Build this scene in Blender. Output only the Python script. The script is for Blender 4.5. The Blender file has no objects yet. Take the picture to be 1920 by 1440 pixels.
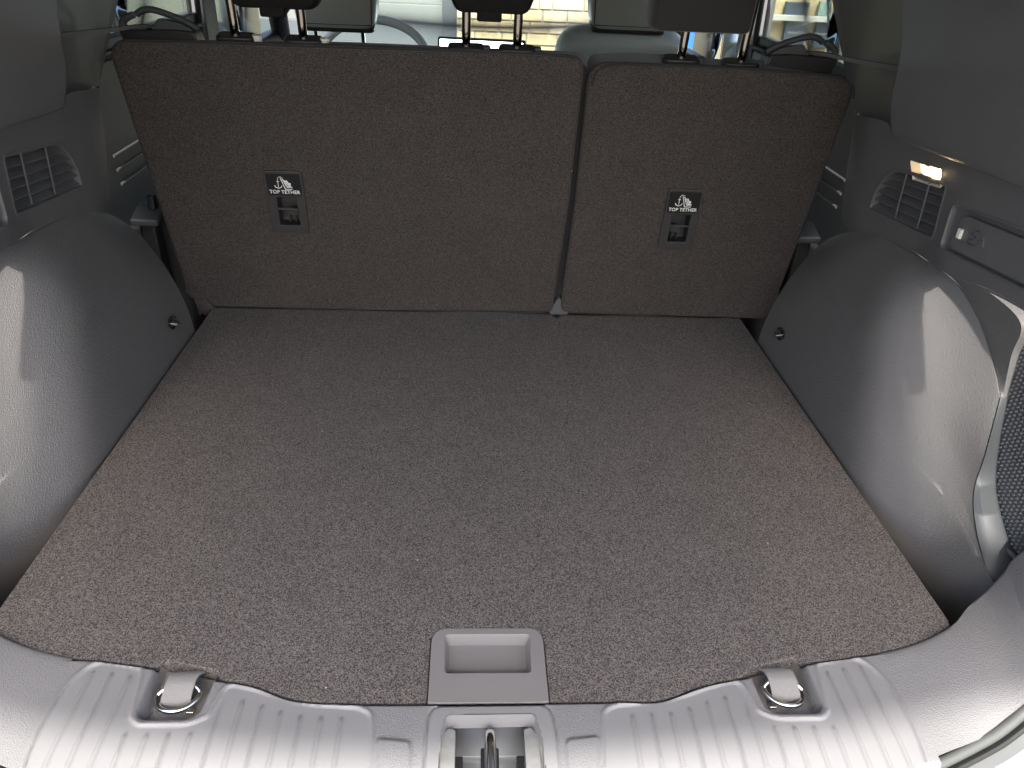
import bpy, bmesh, math, random
import numpy as np
from mathutils import Vector, Matrix
random.seed(7)
PI = math.pi
S = bpy.context.scene
# ------------------------------------------------------------------ camera
# x: right, y: towards the front of the car, z: up.  z = 0 is the top of the load floor,
# y = 0 its front edge (foot of the rear seat backs).
FPX = 1432.0
cy_ = Vector((-68, 849, -FPX)).normalized()
cx_ = Vector((25464, -376, -FPX)); cx_ = (cx_ - cx_.dot(cy_) * cy_).normalized()
cz_ = cx_.cross(cy_)
ROT = Matrix((cx_, cy_, cz_))
CAM = Vector((-0.0243, -1.4372, 0.68))
cd = bpy.data.cameras.new('camera'); cam = bpy.data.objects.new('camera', cd)
S.collection.objects.link(cam); S.camera = cam
cam.matrix_world = Matrix.Translation(CAM) @ ROT.to_4x4()
cd.sensor_fit = 'HORIZONTAL'; cd.sensor_width = 36.0; cd.lens = FPX / 1920 * 36.0
cd.clip_start = 0.01; cd.clip_end = 200
# ------------------------------------------------------------------ world, sun
SUN_EL, SUN_AZ = math.radians(51), math.radians(180)   # azimuth clockwise from +y: behind the car, a little left
W = bpy.data.worlds.new("World"); S.world = W; W.use_nodes = True
nt = W.node_tree; nt.nodes.clear()
sky = nt.nodes.new('ShaderNodeTexSky'); sky.sky_type = 'NISHITA'; sky.sun_disc = False
sky.sun_elevation = SUN_EL; sky.sun_rotation = SUN_AZ
sky.air_density = 1.0; sky.dust_density = 4.0; sky.ozone_density = 1.0
bg = nt.nodes.new('ShaderNodeBackground'); bg.inputs['Strength'].default_value = 0.15
wo = nt.nodes.new('ShaderNodeOutputWorld')
nt.links.new(sky.outputs[0], bg.inputs[0]); nt.links.new(bg.outputs[0], wo.inputs[0])
sl = bpy.data.lights.new('sun', 'SUN'); sl.energy = 2.0; sl.angle = math.radians(1.6); sl.color = (1, .95, .88)
so = bpy.data.objects.new('sun', sl); S.collection.objects.link(so)
sd = Vector((math.sin(SUN_AZ) * math.cos(SUN_EL), math.cos(SUN_AZ) * math.cos(SUN_EL), math.sin(SUN_EL)))
so.rotation_euler = sd.to_track_quat('Z', 'Y').to_euler()
S.view_settings.view_transform = 'Standard'; S.view_settings.look = 'None'
S.view_settings.exposure = 2.25; S.view_settings.gamma = 1.0
S.cycles.use_denoising = True
S.cycles.max_bounces = 10; S.cycles.diffuse_bounces = 6; S.cycles.transparent_max_bounces = 12
S.cycles.sample_clamp_indirect = 6.0

# ------------------------------------------------------------------ measuring: pixel of the photograph -> point on a plane
def ray(px, py): return ROT @ Vector((px - 960, 720 - py, -FPX))
def onz(px, py, z=0.0):
    d = ray(px, py); return CAM + d * ((z - CAM.z) / d.z)
def onx(px, py, x):
    d = ray(px, py); return CAM + d * ((x - CAM.x) / d.x)
def ony(px, py, y):
    d = ray(px, py); return CAM + d * ((y - CAM.y) / d.y)
PHI = math.radians(10)
SU = Vector((0, -math.sin(PHI), math.cos(PHI)))      # up the seat back
SN = Vector((0, math.cos(PHI), math.sin(PHI)))       # into the seat back
def onseat(px, py, off=0.0):
    d = ray(px, py); return CAM + d * ((off - SN.dot(CAM)) / SN.dot(d))
def seat_uv(px, py, off=0.0):
    p = onseat(px, py, off); return (p.x, p.dot(SU))
def mx(p): return Vector((-p[0], p[1], p[2]))

# ------------------------------------------------------------------ materials
MATS = {}
def newmat(name):
    m = bpy.data.materials.new(name); m.use_nodes = True
    n = m.node_tree.nodes; l = m.node_tree.links
    return m, n, l, n['Principled BSDF']
def plastic(name, col, rough=.45, gscale=520, bump=.35, spec=.5, var=.12, dist=.0008):
    m, n, l, b = newmat(name)
    tc = n.new('ShaderNodeTexCoord')
    no = n.new('ShaderNodeTexNoise'); no.inputs['Scale'].default_value = 9; no.inputs['Detail'].default_value = 5
    l.new(tc.outputs['Object'], no.inputs['Vector'])
    mr = n.new('ShaderNodeMapRange'); mr.inputs[3].default_value = 1 - var; mr.inputs[4].default_value = 1 + var
    l.new(no.outputs[0], mr.inputs[0])
    mul = n.new('ShaderNodeVectorMath'); mul.operation = 'SCALE'; mul.inputs[0].default_value = col
    l.new(mr.outputs[0], mul.inputs['Scale']); l.new(mul.outputs[0], b.inputs['Base Color'])
    mr2 = n.new('ShaderNodeMapRange'); mr2.inputs[3].default_value = rough - .06; mr2.inputs[4].default_value = rough + .06
    l.new(no.outputs[0], mr2.inputs[0]); l.new(mr2.outputs[0], b.inputs['Roughness'])
    b.inputs['Specular IOR Level'].default_value = spec
    if bump > 0:
        v = n.new('ShaderNodeTexVoronoi'); v.feature = 'SMOOTH_F1'; v.inputs['Scale'].default_value = gscale
        v.inputs['Smoothness'].default_value = .6
        n2 = n.new('ShaderNodeTexNoise'); n2.inputs['Scale'].default_value = gscale * .45; n2.inputs['Detail'].default_value = 3
        l.new(tc.outputs['Object'], v.inputs['Vector']); l.new(tc.outputs['Object'], n2.inputs['Vector'])
        ad = n.new('ShaderNodeMath'); ad.operation = 'ADD'
        l.new(v.outputs['Distance'], ad.inputs[0]); l.new(n2.outputs[0], ad.inputs[1])
        bp = n.new('ShaderNodeBump'); bp.inputs['Strength'].default_value = bump; bp.inputs['Distance'].default_value = dist
        l.new(ad.outputs[0], bp.inputs['Height']); l.new(bp.outputs[0], b.inputs['Normal'])
    return m
def carpet(name, dark, light, scale=520, sheen=.2):
    m, n, l, b = newmat(name)
    tc = n.new('ShaderNodeTexCoord')
    a = n.new('ShaderNodeTexVoronoi'); a.inputs['Scale'].default_value = scale
    vs_ = n.new('ShaderNodeSeparateColor'); l.new(a.outputs['Color'], vs_.inputs[0])
    c = n.new('ShaderNodeTexNoise'); c.inputs['Scale'].default_value = 14; c.inputs['Detail'].default_value = 6; c.inputs['Roughness'].default_value = .65
    f = n.new('ShaderNodeTexVoronoi'); f.inputs['Scale'].default_value = 24
    for q in (a, c, f): l.new(tc.outputs['Object'], q.inputs['Vector'])
    r = n.new('ShaderNodeValToRGB'); r.color_ramp.elements[0].position = .15; r.color_ramp.elements[1].position = 1.0
    r.color_ramp.elements[0].color = (*dark, 1); r.color_ramp.elements[1].color = (*light, 1)
    l.new(vs_.outputs[0], r.inputs[0])
    mr = n.new('ShaderNodeMapRange'); mr.inputs[1].default_value = .3; mr.inputs[2].default_value = .7; mr.inputs[3].default_value = .92; mr.inputs[4].default_value = 1.08
    l.new(c.outputs[0], mr.inputs[0])
    mul = n.new('ShaderNodeVectorMath'); mul.operation = 'SCALE'
    l.new(r.outputs[0], mul.inputs[0]); l.new(mr.outputs[0], mul.inputs['Scale'])
    # sparse pale lint: tiny dots
    lt = n.new('ShaderNodeMath'); lt.operation = 'LESS_THAN'; lt.inputs[1].default_value = .028
    l.new(f.outputs['Distance'], lt.inputs[0])
    wn = n.new('ShaderNodeMath'); wn.operation = 'GREATER_THAN'; wn.inputs[1].default_value = .93
    sp = n.new('ShaderNodeSeparateColor'); l.new(f.outputs['Color'], sp.inputs[0]); l.new(sp.outputs[0], wn.inputs[0])
    an = n.new('ShaderNodeMath'); an.operation = 'MULTIPLY'; l.new(lt.outputs[0], an.inputs[0]); l.new(wn.outputs[0], an.inputs[1])
    mix = n.new('ShaderNodeMix'); mix.data_type = 'RGBA'
    l.new(an.outputs[0], mix.inputs[0]); l.new(mul.outputs[0], mix.inputs[6]); mix.inputs[7].default_value = (.35, .33, .3, 1)
    l.new(mix.outputs[2], b.inputs['Base Color'])
    b.inputs['Roughness'].default_value = .95; b.inputs['Specular IOR Level'].default_value = .15
    b.inputs['Sheen Weight'].default_value = sheen; b.inputs['Sheen Roughness'].default_value = .6; b.inputs['Sheen Tint'].default_value = (.9, .85, .82, 1)
    bp = n.new('ShaderNodeBump'); bp.inputs['Strength'].default_value = .5; bp.inputs['Distance'].default_value = .0012
    l.new(vs_.outputs[1], bp.inputs['Height']); l.new(bp.outputs[0], b.inputs['Normal'])
    return m
def metal(name, col, rough=.15):
    m, n, l, b = newmat(name)
    b.inputs['Base Color'].default_value = (*col, 1); b.inputs['Metallic'].default_value = 1
    tc = n.new('ShaderNodeTexCoord'); no = n.new('ShaderNodeTexNoise'); no.inputs['Scale'].default_value = 120; no.inputs['Detail'].default_value = 4
    l.new(tc.outputs['Object'], no.inputs['Vector'])
    mr = n.new('ShaderNodeMapRange'); mr.inputs[3].default_value = rough * .6; mr.inputs[4].default_value = rough * 1.5
    l.new(no.outputs[0], mr.inputs[0]); l.new(mr.outputs[0], b.inputs['Roughness'])
    return m
def weave(name, col, scale=700, sheen=.2):
    m, n, l, b = newmat(name)
    tc = n.new('ShaderNodeTexCoord'); w = n.new('ShaderNodeTexNoise'); w.inputs['Scale'].default_value = scale; w.inputs['Detail'].default_value = 2
    l.new(tc.outputs['Object'], w.inputs['Vector'])
    mr = n.new('ShaderNodeMapRange'); mr.inputs[3].default_value = .8; mr.inputs[4].default_value = 1.2; l.new(w.outputs[0], mr.inputs[0])
    mul = n.new('ShaderNodeVectorMath'); mul.operation = 'SCALE'; mul.inputs[0].default_value = col
    l.new(mr.outputs[0], mul.inputs['Scale']); l.new(mul.outputs[0], b.inputs['Base Color'])
    b.inputs['Roughness'].default_value = .8; b.inputs['Sheen Weight'].default_value = sheen; b.inputs['Specular IOR Level'].default_value = .25
    bp = n.new('ShaderNodeBump'); bp.inputs['Strength'].default_value = .5; bp.inputs['Distance'].default_value = .0006
    l.new(w.outputs[0], bp.inputs['Height']); l.new(bp.outputs[0], b.inputs['Normal'])
    return m
def emit(name, col, st):
    m, n, l, b = newmat(name)
    b.inputs['Base Color'].default_value = (*col, 1)
    b.inputs['Emission Color'].default_value = (*col, 1); b.inputs['Emission Strength'].default_value = st
    return m
def glass(name, tint=(1, 1, 1), gloss=.06):
    m = bpy.data.materials.new(name); m.use_nodes = True
    n = m.node_tree.nodes; l = m.node_tree.links; n.clear()
    o = n.new('ShaderNodeOutputMaterial'); t = n.new('ShaderNodeBsdfTransparent'); t.inputs[0].default_value = (*tint, 1)
    g = n.new('ShaderNodeBsdfGlossy'); g.inputs['Roughness'].default_value = .02
    fr = n.new('ShaderNodeFresnel'); fr.inputs[0].default_value = 1.12
    mx_ = n.new('ShaderNodeMixShader'); l.new(fr.outputs[0], mx_.inputs[0]); l.new(t.outputs[0], mx_.inputs[1]); l.new(g.outputs[0], mx_.inputs[2])
    l.new(mx_.outputs[0], o.inputs[0])
    return m
M = dict(
    trim=plastic('grained_grey_plastic', (.112, .109, .108), .42, 800, .55, spec=.8, dist=.0011),
    trim_up=plastic('upper_grey_plastic', (.105, .104, .105), .46, 950, .35, dist=.0008),
    sill=plastic('sill_plastic', (.172, .172, .174), .50, 850, .5, var=.05, dist=.0009),  # same dark grey plastic as the trim, paled for its sky sheen
    tread=plastic('tread_plastic', (.186, .186, .188), .52, 1100, .15, var=.06, dist=.0004),  # paled like the sill to carry the reflected sky
    dark=plastic('black_plastic', (.012, .012, .013), .4, 600, .1),
    slat=plastic('slat_plastic', (.085, .086, .09), .4, 700, .05),
    darker=plastic('soft_black_plastic', (.022, .022, .024), .5, 600, .1),
    recess=plastic('recess_plastic', (.05, .054, .058), .5, 600, .1),
    handle=plastic('handle_plastic', (.165, .160, .158), .45, 900, .08, dist=.0004),
    tether=plastic('tether_plastic', (.032, .031, .030), .45, 700, .12),
    label=plastic('gloss_black_label', (.010, .010, .011), .35, 700, .0),
    white=plastic('white_print', (.75, .75, .72), .5, 500, 0),
    carpet=carpet('load_floor_carpet', (.026, .0238, .0225), (.176, .160, .151), 1000, .05),
    carpet2=carpet('seat_back_carpet', (.023, .0198, .0178), (.080, .071, .065), 1000, .04),
    chrome=metal('chrome', (.75, .74, .70), .12), steel=metal('bright_steel', (.72, .71, .66), .22),
    post=metal('dark_chrome', (.34, .30, .25), .12), zinc=metal('zinc', (.45, .45, .42), .3),
    strap=weave('grey_webbing', (.19, .185, .178)), belt=weave('belt_webbing', (.018, .018, .019)),
    leather=plastic('grey_leather', (.33, .325, .295), .42, 260, .12),
    leather_d=plastic('black_leather', (.020, .019, .019), .42, 260, .12),
    fabric=weave('black_fabric', (.0035, .0034, .0033), sheen=0),
    fabric_r=weave('charcoal_fabric', (.02, .0195, .02)),
    clear=plastic('clear_plastic', (.20, .205, .20), .22, 90, .5, spec=.7, dist=.002),
    cream=plastic('cream_plastic', (.72, .70, .62), .4, 500, 0),
    rubber=plastic('black_rubber', (.015, .016, .015), .6, 300, .2),
    seal=plastic('seal_rubber', (.075, .08, .076), .5, 400, .1),
    paint=plastic('silver_paint', (.15, .158, .155), .3, 900, 0, spec=.8, var=.03),
    head=plastic('headliner', (.35, .34, .32), .9, 500, .2),
    glass=glass('window_glass', (.93, .97, .95)), privacy=glass('privacy_glass', (.72, .76, .73)),
    pile=carpet('pocket_carpet', (.07, .071, .074), (.11, .111, .115), 900),
)

# ------------------------------------------------------------------ mesh builder
class MB:
    def __init__(s): s.v = []; s.f = []
    def add(s, vs, fs):
        o = len(s.v); s.v += [tuple(v) for v in vs]; s.f += [tuple(i + o for i in f) for f in fs]; return s
    def box(s, c, d, R=None):
        vs = []
        for x in (-.5, .5):
            for y in (-.5, .5):
                for z in (-.5, .5):
                    p = Vector((x * d[0], y * d[1], z * d[2]))
                    if R: p = R @ p
                    vs.append(Vector(c) + p)
        return s.add(vs, [(0, 1, 3, 2), (4, 6, 7, 5), (0, 4, 5, 1), (2, 3, 7, 6), (0, 2, 6, 4), (1, 5, 7, 3)])
    def tube(s, pts, r, n=12, closed=False, cap=True):
        pts = [Vector(p) for p in pts]; N = len(pts); vs = []; up = None
        rr = r if isinstance(r, (list, tuple)) else [r] * N
        for i, p in enumerate(pts):
            a = pts[(i - 1) % N] if (closed or i) else p; b = pts[(i + 1) % N] if (closed or i < N - 1) else p
            t = (b - a).normalized()
            if up is None: up = Vector((0, 0, 1)) if abs(t.z) < .9 else Vector((1, 0, 0))
            u = (up - t * up.dot(t)).normalized(); up = u; w = t.cross(u)
            for k in range(n):
                an = 2 * PI * k / n; vs.append(p + (u * math.cos(an) + w * math.sin(an)) * rr[i])
        fs = []
        for i in range(N if closed else N - 1):
            j = (i + 1) % N
            for k in range(n): fs.append((i * n + k, i * n + (k + 1) % n, j * n + (k + 1) % n, j * n + k))
        if cap and not closed: fs += [tuple(range(n))[::-1], tuple(range((N - 1) * n, N * n))]
        return s.add(vs, fs)
    def ribbon(s, pts, side, w, t):
        # flat strap: pts along, side = unit vector(s) across
        pts = [Vector(p) for p in pts]; N = len(pts); vs = []
        sd_ = side if isinstance(side, list) else [Vector(side)] * N
        for i, p in enumerate(pts):
            a = pts[max(i - 1, 0)]; b = pts[min(i + 1, N - 1)]; tt = (b - a).normalized()
            x = Vector(sd_[i]).normalized(); nn = tt.cross(x).normalized()
            for q in ((-1, -1), (1, -1), (1, 1), (-1, 1)): vs.append(p + x * (q[0] * w / 2) + nn * (q[1] * t / 2))
        fs = [(0, 1, 2, 3), tuple((N - 1) * 4 + k for k in (3, 2, 1, 0))]
        for i in range(N - 1):
            for k in range(4): fs.append((i * 4 + k, i * 4 + (k + 1) % 4, i * 4 + 4 + (k + 1) % 4, i * 4 + 4 + k))
        return s.add(vs, fs)
    def grid(s, rows, flip=False):
        nr, nc = len(rows), len(rows[0]); vs = [p for r in rows for p in r]; fs = []
        for i in range(nr - 1):
            for j in range(nc - 1):
                q = (i * nc + j, i * nc + j + 1, (i + 1) * nc + j + 1, (i + 1) * nc + j)
                fs.append(q[::-1] if flip else q)
        return s.add(vs, fs)
    def prism(s, poly, o, u, v, w):
        # poly (2-D, ccw) in plane o,u,v extruded along the vector w
        n = len(poly); a = [o + u * p[0] + v * p[1] for p in poly]; b = [p + w for p in a]
        fs = [tuple(range(n))[::-1], tuple(range(n, 2 * n))] + [(i, (i + 1) % n, n + (i + 1) % n, n + i) for i in range(n)]
        return s.add(a + b, fs)
    def ring(s, outer, inner, o, u, v, w):
        # frame between two loops of the same count, extruded along w
        n = len(outer)
        A = [o + u * p[0] + v * p[1] for p in outer]; B = [o + u * p[0] + v * p[1] for p in inner]
        vs = A + B + [p + w for p in A] + [p + w for p in B]; fs = []
        for i in range(n):
            j = (i + 1) % n
            fs += [(i, n + i, n + j, j), (2 * n + i, 2 * n + j, 3 * n + j, 3 * n + i), (i, j, 2 * n + j, 2 * n + i), (n + i, 3 * n + i, 3 * n + j, n + j)]
        return s.add(vs, fs)
def wl(o):
    p = Vector((0, 0, 0))
    while o: p += o.location; o = o.parent
    return p
def obj(name, mb, mat, parent=None, bevel=0, smooth=True, ang=35, label=None, segs=3, sub=0, solid=0, kind=None):
    off = wl(parent) if parent else Vector((0, 0, 0))
    me = bpy.data.meshes.new(name)
    me.from_pydata([(v[0] - off.x, v[1] - off.y, v[2] - off.z) for v in mb.v], [], mb.f); me.update()
    bm = bmesh.new(); bm.from_mesh(me)
    bmesh.ops.remove_doubles(bm, verts=bm.verts, dist=1e-6)
    bmesh.ops.recalc_face_normals(bm, faces=bm.faces)
    ca = math.radians(ang)
    for f in bm.faces: f.smooth = smooth
    for e in bm.edges:
        if len(e.link_faces) == 2 and e.calc_face_angle(0) > ca: e.smooth = False
    bm.to_mesh(me); bm.free()
    me.materials.append(M[mat] if isinstance(mat, str) else mat)
    o = bpy.data.objects.new(name, me); S.collection.objects.link(o)
    if parent: o.parent = parent
    if sub:
        m_ = o.modifiers.new('s', 'SUBSURF'); m_.levels = sub; m_.render_levels = sub
    if solid:
        m_ = o.modifiers.new('t', 'SOLIDIFY'); m_.thickness = abs(solid); m_.offset = -1 if solid > 0 else 1
    if bevel:
        m_ = o.modifiers.new('b', 'BEVEL'); m_.width = bevel; m_.segments = segs; m_.limit_method = 'ANGLE'; m_.angle_limit = math.radians(30); m_.harden_normals = True
    if label: o['label'] = label
    if kind: o['kind'] = kind
    return o
def thing(name, label, cat, loc=(0, 0, 0), group=None):
    o = bpy.data.objects.new(name, None); S.collection.objects.link(o); o.location = loc; o.empty_display_size = .05
    o['label'] = label; o['category'] = cat
    if group: o['group'] = group
    return o
def tag(o, label, cat, group=None):
    o['label'] = label; o['category'] = cat
    if group: o['group'] = group
    return o
def sub_empty(name, parent, loc, label=None):
    o = bpy.data.objects.new(name, None); S.collection.objects.link(o); o.parent = parent; o.location = Vector(loc) - wl(parent); o.empty_display_size = .02
    if label: o['label'] = label
    return o
def roundp(pts, r, n=5):
    out = []; N = len(pts); rr = r if isinstance(r, (list, tuple)) else [r] * N
    for i, p in enumerate(pts):
        p = Vector(p[:2]); a = Vector(pts[i - 1][:2]); b = Vector(pts[(i + 1) % N][:2])
        da = (a - p); db = (b - p); R_ = min(rr[i], da.length * .49, db.length * .49)
        if R_ < 1e-5: out.append(tuple(p)); continue
        p0 = p + da.normalized() * R_; p1 = p + db.normalized() * R_
        for k in range(n + 1):
            t = k / n; out.append(tuple(p0 * (1 - t) ** 2 + p * 2 * t * (1 - t) + p1 * t * t))
    return out
def inpoly(x, y, P):
    c = False; j = len(P) - 1
    for i in range(len(P)):
        if (P[i][1] > y) != (P[j][1] > y) and x < (P[j][0] - P[i][0]) * (y - P[i][1]) / (P[j][1] - P[i][1]) + P[i][0]: c = not c
        j = i
    return c
def catmull(P, n=8):
    P = [Vector(p) for p in P]; out = []
    for i in range(len(P) - 1):
        a = P[max(i - 1, 0)]; b = P[i]; c = P[i + 1]; d = P[min(i + 2, len(P) - 1)]
        for k in range(n):
            t = k / n; out.append(.5 * ((2 * b) + (c - a) * t + (2 * a - 5 * b + 4 * c - d) * t * t + (3 * b - a - 3 * c + d) * t ** 3))
    out.append(P[-1]); return out
def resample(P, n):
    P = [Vector(p) for p in P]; L = [0]
    for i in range(1, len(P)): L.append(L[-1] + (P[i] - P[i - 1]).length)
    out = []
    j = 0
    for k in range(n):
        t = L[-1] * k / (n - 1)
        while j < len(P) - 2 and L[j + 1] < t: j += 1
        f = (t - L[j]) / max(L[j + 1] - L[j], 1e-9); out.append(P[j].lerp(P[j + 1], min(max(f, 0), 1)))
    return out
def ss(a, b, x):
    t = min(max((x - a) / (b - a), 0), 1)
    return t * t * (3 - 2 * t)
def fine_slab(name, poly, o, u, v, w, mat, parent, bev=.006, step=None, **k):
    return obj(name, MB().prism(poly, o, u, v, w), mat, parent, bevel=bev, **k)
X, Yv, Z = Vector((1, 0, 0)), Vector((0, 1, 0)), Vector((0, 0, 1))

# ================================================================== the ground and what stands outside
def ground():
    m, n, l, b = newmat('paving')
    tc = n.new('ShaderNodeTexCoord'); a = n.new('ShaderNodeTexNoise'); a.inputs['Scale'].default_value = 3; a.inputs['Detail'].default_value = 10
    l.new(tc.outputs['Object'], a.inputs['Vector'])
    r = n.new('ShaderNodeValToRGB'); r.color_ramp.elements[0].color = (.12, .115, .10, 1); r.color_ramp.elements[1].color = (.22, .21, .19, 1)
    l.new(a.outputs[0], r.inputs[0]); l.new(r.outputs[0], b.inputs['Base Color']); b.inputs['Roughness'].default_value = .9
    obj('ground', MB().add([(-60, -60, -.74), (60, -60, -.74), (60, 60, -.74), (-60, 60, -.74)], [(0, 1, 2, 3)]), m, kind='structure')
ground()
def stone_mats():
    out = []
    for i, (a, c) in enumerate([((.30, .245, .145), (.38, .32, .19)), ((.27, .215, .13), (.37, .30, .18)), ((.34, .295, .20), (.42, .37, .26))]):
        m, n, l, b = newmat('yellow_stone_%d' % i)
        tc = n.new('ShaderNodeTexCoord'); t = n.new('ShaderNodeTexNoise'); t.inputs['Scale'].default_value = 14; t.inputs['Detail'].default_value = 8
        l.new(tc.outputs['Object'], t.inputs['Vector'])
        r = n.new('ShaderNodeValToRGB'); r.color_ramp.elements[0].position = .35; r.color_ramp.elements[1].position = .65
        r.color_ramp.elements[0].color = (*a, 1); r.color_ramp.elements[1].color = (*c, 1)
        l.new(t.outputs[0], r.inputs[0]); l.new(r.outputs[0], b.inputs['Base Color']); b.inputs['Roughness'].default_value = .9
        bp = n.new('ShaderNodeBump'); bp.inputs['Strength'].default_value = .7; bp.inputs['Distance'].default_value = .01
        l.new(t.outputs[0], bp.inputs['Height']); l.new(bp.outputs[0], b.inputs['Normal']); out.append(m)
    return out
def brick_wall():
    t = thing('stone_wall', 'sunlit yellow stone block wall seen through the windscreen beyond the screen', 'wall', (.9, 5.1, -.74))
    mm, n, l, b = newmat('mortar'); b.inputs['Base Color'].default_value = (.26, .25, .20, 1); b.inputs['Roughness'].default_value = .95
    x0, x1 = -.16, 1.62
    obj('mortar_core', MB().box(((x0 + x1) / 2, 5.1, .28), (x1 - x0, .18, 2.04)), mm, t)
    sm = stone_mats(); h = .084; z = -.738; row = 0; rng = random.Random(3)
    while z < 1.2:
        xx = x0 - rng.random() * .1; 
        while xx < x1:
            w = rng.choice([.10, .15, .19, .21, .24])
            a = max(xx, x0); e = min(xx + w, x1)
            if e - a > .03:
                d = .012 + rng.random() * .006
                mb = MB().box(((a + e) / 2, 5.01 - d / 2 + .001, z + h / 2), (e - a - .011, d, h - .012))
                if z > -.35 and z < .75 or True:
                    obj('stone', mb, sm[rng.randrange(3)], t, bevel=.003, segs=2)
            xx += w
        z += h; row += 1
brick_wall()
def outside_things():
    # pale roller door left of the stone wall
    m, n, l, b = newmat('pale_door_paint'); b.inputs['Base Color'].default_value = (.165, .185, .175, 1); b.inputs['Roughness'].default_value = .5
    m2, n, l, b = newmat('grey_door_paint'); b.inputs['Base Color'].default_value = (.085, .10, .11, 1); b.inputs['Roughness'].default_value = .6
    m3, n, l, b = newmat('slate_frame'); b.inputs['Base Color'].default_value = (.06, .07, .08, 1)
    t = thing('roller_door', 'pale grey green roller door to the left of the yellow stone wall', 'door', (-1.4, 5.25, -.74))
    for k in range(13):
        zz = -.70 + k * .145
        obj('panel', MB().box((-1.42, 5.26, zz + .0725), (2.4, .03, .139)), m if zz > -.02 else m2, t, bevel=.004, segs=2)
    obj('side_frame', MB().box((-.22, 5.2, .2), (.11, .1, 1.88)), m3, t, bevel=.004)
    # pale rendered wall outside the left windows
    m4, n, l, b = newmat('pale_render'); b.inputs['Roughness'].default_value = .9
    tc = n.new('ShaderNodeTexCoord'); no = n.new('ShaderNodeTexNoise'); no.inputs['Scale'].default_value = 1.3; no.inputs['Detail'].default_value = 4
    l.new(tc.outputs['Object'], no.inputs['Vector'])
    r = n.new('ShaderNodeValToRGB'); r.color_ramp.elements[0].color = (.07, .08, .065, 1); r.color_ramp.elements[1].color = (.13, .145, .12, 1)
    l.new(no.outputs[0], r.inputs[0]); l.new(r.outputs[0], b.inputs['Base Color'])
    o = obj('rendered_wall', MB().box((-3.3, 4.3, .6), (3.1, .2, 2.68)), m4, bevel=.01)
    tag(o, 'smooth grey green wall outside the left rear door window', 'wall')
    # building with navy panels outside the right rear window
    nav, n, l, b = newmat('navy_board'); b.inputs['Base Color'].default_value = (.035, .05, .07, 1); b.inputs['Roughness'].default_value = .35
    teal, n, l, b = newmat('teal_pane'); b.inputs['Base Color'].default_value = (.13, .20, .18, 1); b.inputs['Roughness'].default_value = .2
    st = stone_mats()[0]
    t = thing('shop_front', 'stone shop front with navy boards outside the right rear window', 'building', (3.4, 6.4, -.74))
    obj('wall', MB().box((3.6, 6.6, .9), (2.4, .3, 3.28)), st, t, bevel=.01)
    def q(name, x0, y0, x1, y1, mat, yy=6.38, th=.05):
        a = ony(x0, y1, yy); c = ony(x1, y0, yy)
        return obj(name, MB().box(((a.x + c.x) / 2, yy + th / 2, (a.z + c.z) / 2), (c.x - a.x, th, c.z - a.z)), mat, t, bevel=.006)
    q('board', 1470, 5, 1519, 32, nav); q('pane', 1533, 4, 1575, 30, teal)
    b1 = q('sign_board', 1466, 39, 1516, 86, nav); b2 = q('sign_board', 1522, 42, 1566, 90, nav)
    wm, n, l, b = newmat('pale_lettering'); b.inputs['Base Color'].default_value = (.30, .31, .29, 1)
    q('ledge', 1443, 33, 1575, 38, wm, 6.3, .1)
    rng = random.Random(11)
    for (xa, xb, yc, par) in ((1477, 1512, 62, b1), (1523, 1562, 64, b2)):
        x = xa; mb = MB()
        while x < xb:
            w = rng.choice([1.6, 2.2, 2.8]); hh = rng.choice([3.2, 3.4, 5.0])
            p = ony(x, yc, 6.37); s_ = (ony(x + 1, yc, 6.37) - p).length
            mb.box((p.x + w * s_ / 2, 6.374, p.z + (hh - 3.2) * s_ * .5), (w * s_ * .35, .006, hh * s_))
            mb.box((p.x + w * s_ * .7, 6.374, p.z + rng.choice([-1.2, 0, 1.3]) * s_), (w * s_ * .8, .006, s_ * .9))
            x += w + .9
        obj('lettering', mb, wm, par)
    # lawn strip
    g, n, l, b = newmat('lawn'); b.inputs['Base Color'].default_value = (.13, .20, .05, 1); b.inputs['Roughness'].default_value = .9
    mb = MB(); rng = random.Random(5)
    mb.box((2.05, 2.9, -.735), (1.9, 2.6, .006))
    for i in range(9000):
        x = 1.15 + rng.random() * 1.8; y = 1.7 + rng.random() * 2.4; a = rng.random() * 6.28; h_ = .03 + rng.random() * .03
        dx, dy = math.cos(a) * .006, math.sin(a) * .006
        mb.add([(x - dx, y - dy, -.733), (x + dx, y + dy, -.733), (x + dy * 2, y - dx * 2, -.733 + h_)], [(0, 1, 2)])
    obj('grass', mb, g, kind='stuff', smooth=False)['label'] = 'bright green lawn strip outside the right rear window'
    # blue parked car glimpsed beside the passenger seat
    bl, n, l, b = newmat('blue_paint'); b.inputs['Base Color'].default_value = (.03, .14, .50, 1); b.inputs['Roughness'].default_value = .25
    rd, n, l, b = newmat('red_lens'); b.inputs['Base Color'].default_value = (.6, .05, .04, 1)
    t = thing('parked_car', 'bright blue parked car glimpsed between passenger seat and door pillar', 'car', (2.0, 7.4, -.74))
    prof = [(-.85, -.45), (-.80, .0), (-.74, .12), (-.66, .5), (-.60, .62), (.60, .62), (.66, .5), (.74, .12), (.80, 0), (.85, -.45)]
    def carsec(y, s, top): return [Vector((2.05 + p[0] * s, y, (p[1] if p[1] < .2 else .12 + (p[1] - .12) * top) - .0)) for p in prof]
    obj('body', MB().grid([carsec(6.95, .90, 0.0), carsec(7.0, .97, .05), carsec(7.25, 1, .7), carsec(7.6, 1, 1), carsec(8.8, 1, 1), carsec(9.6, 1, .1), carsec(10.7, .95, 0)]), bl, t, solid=.02)
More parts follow.
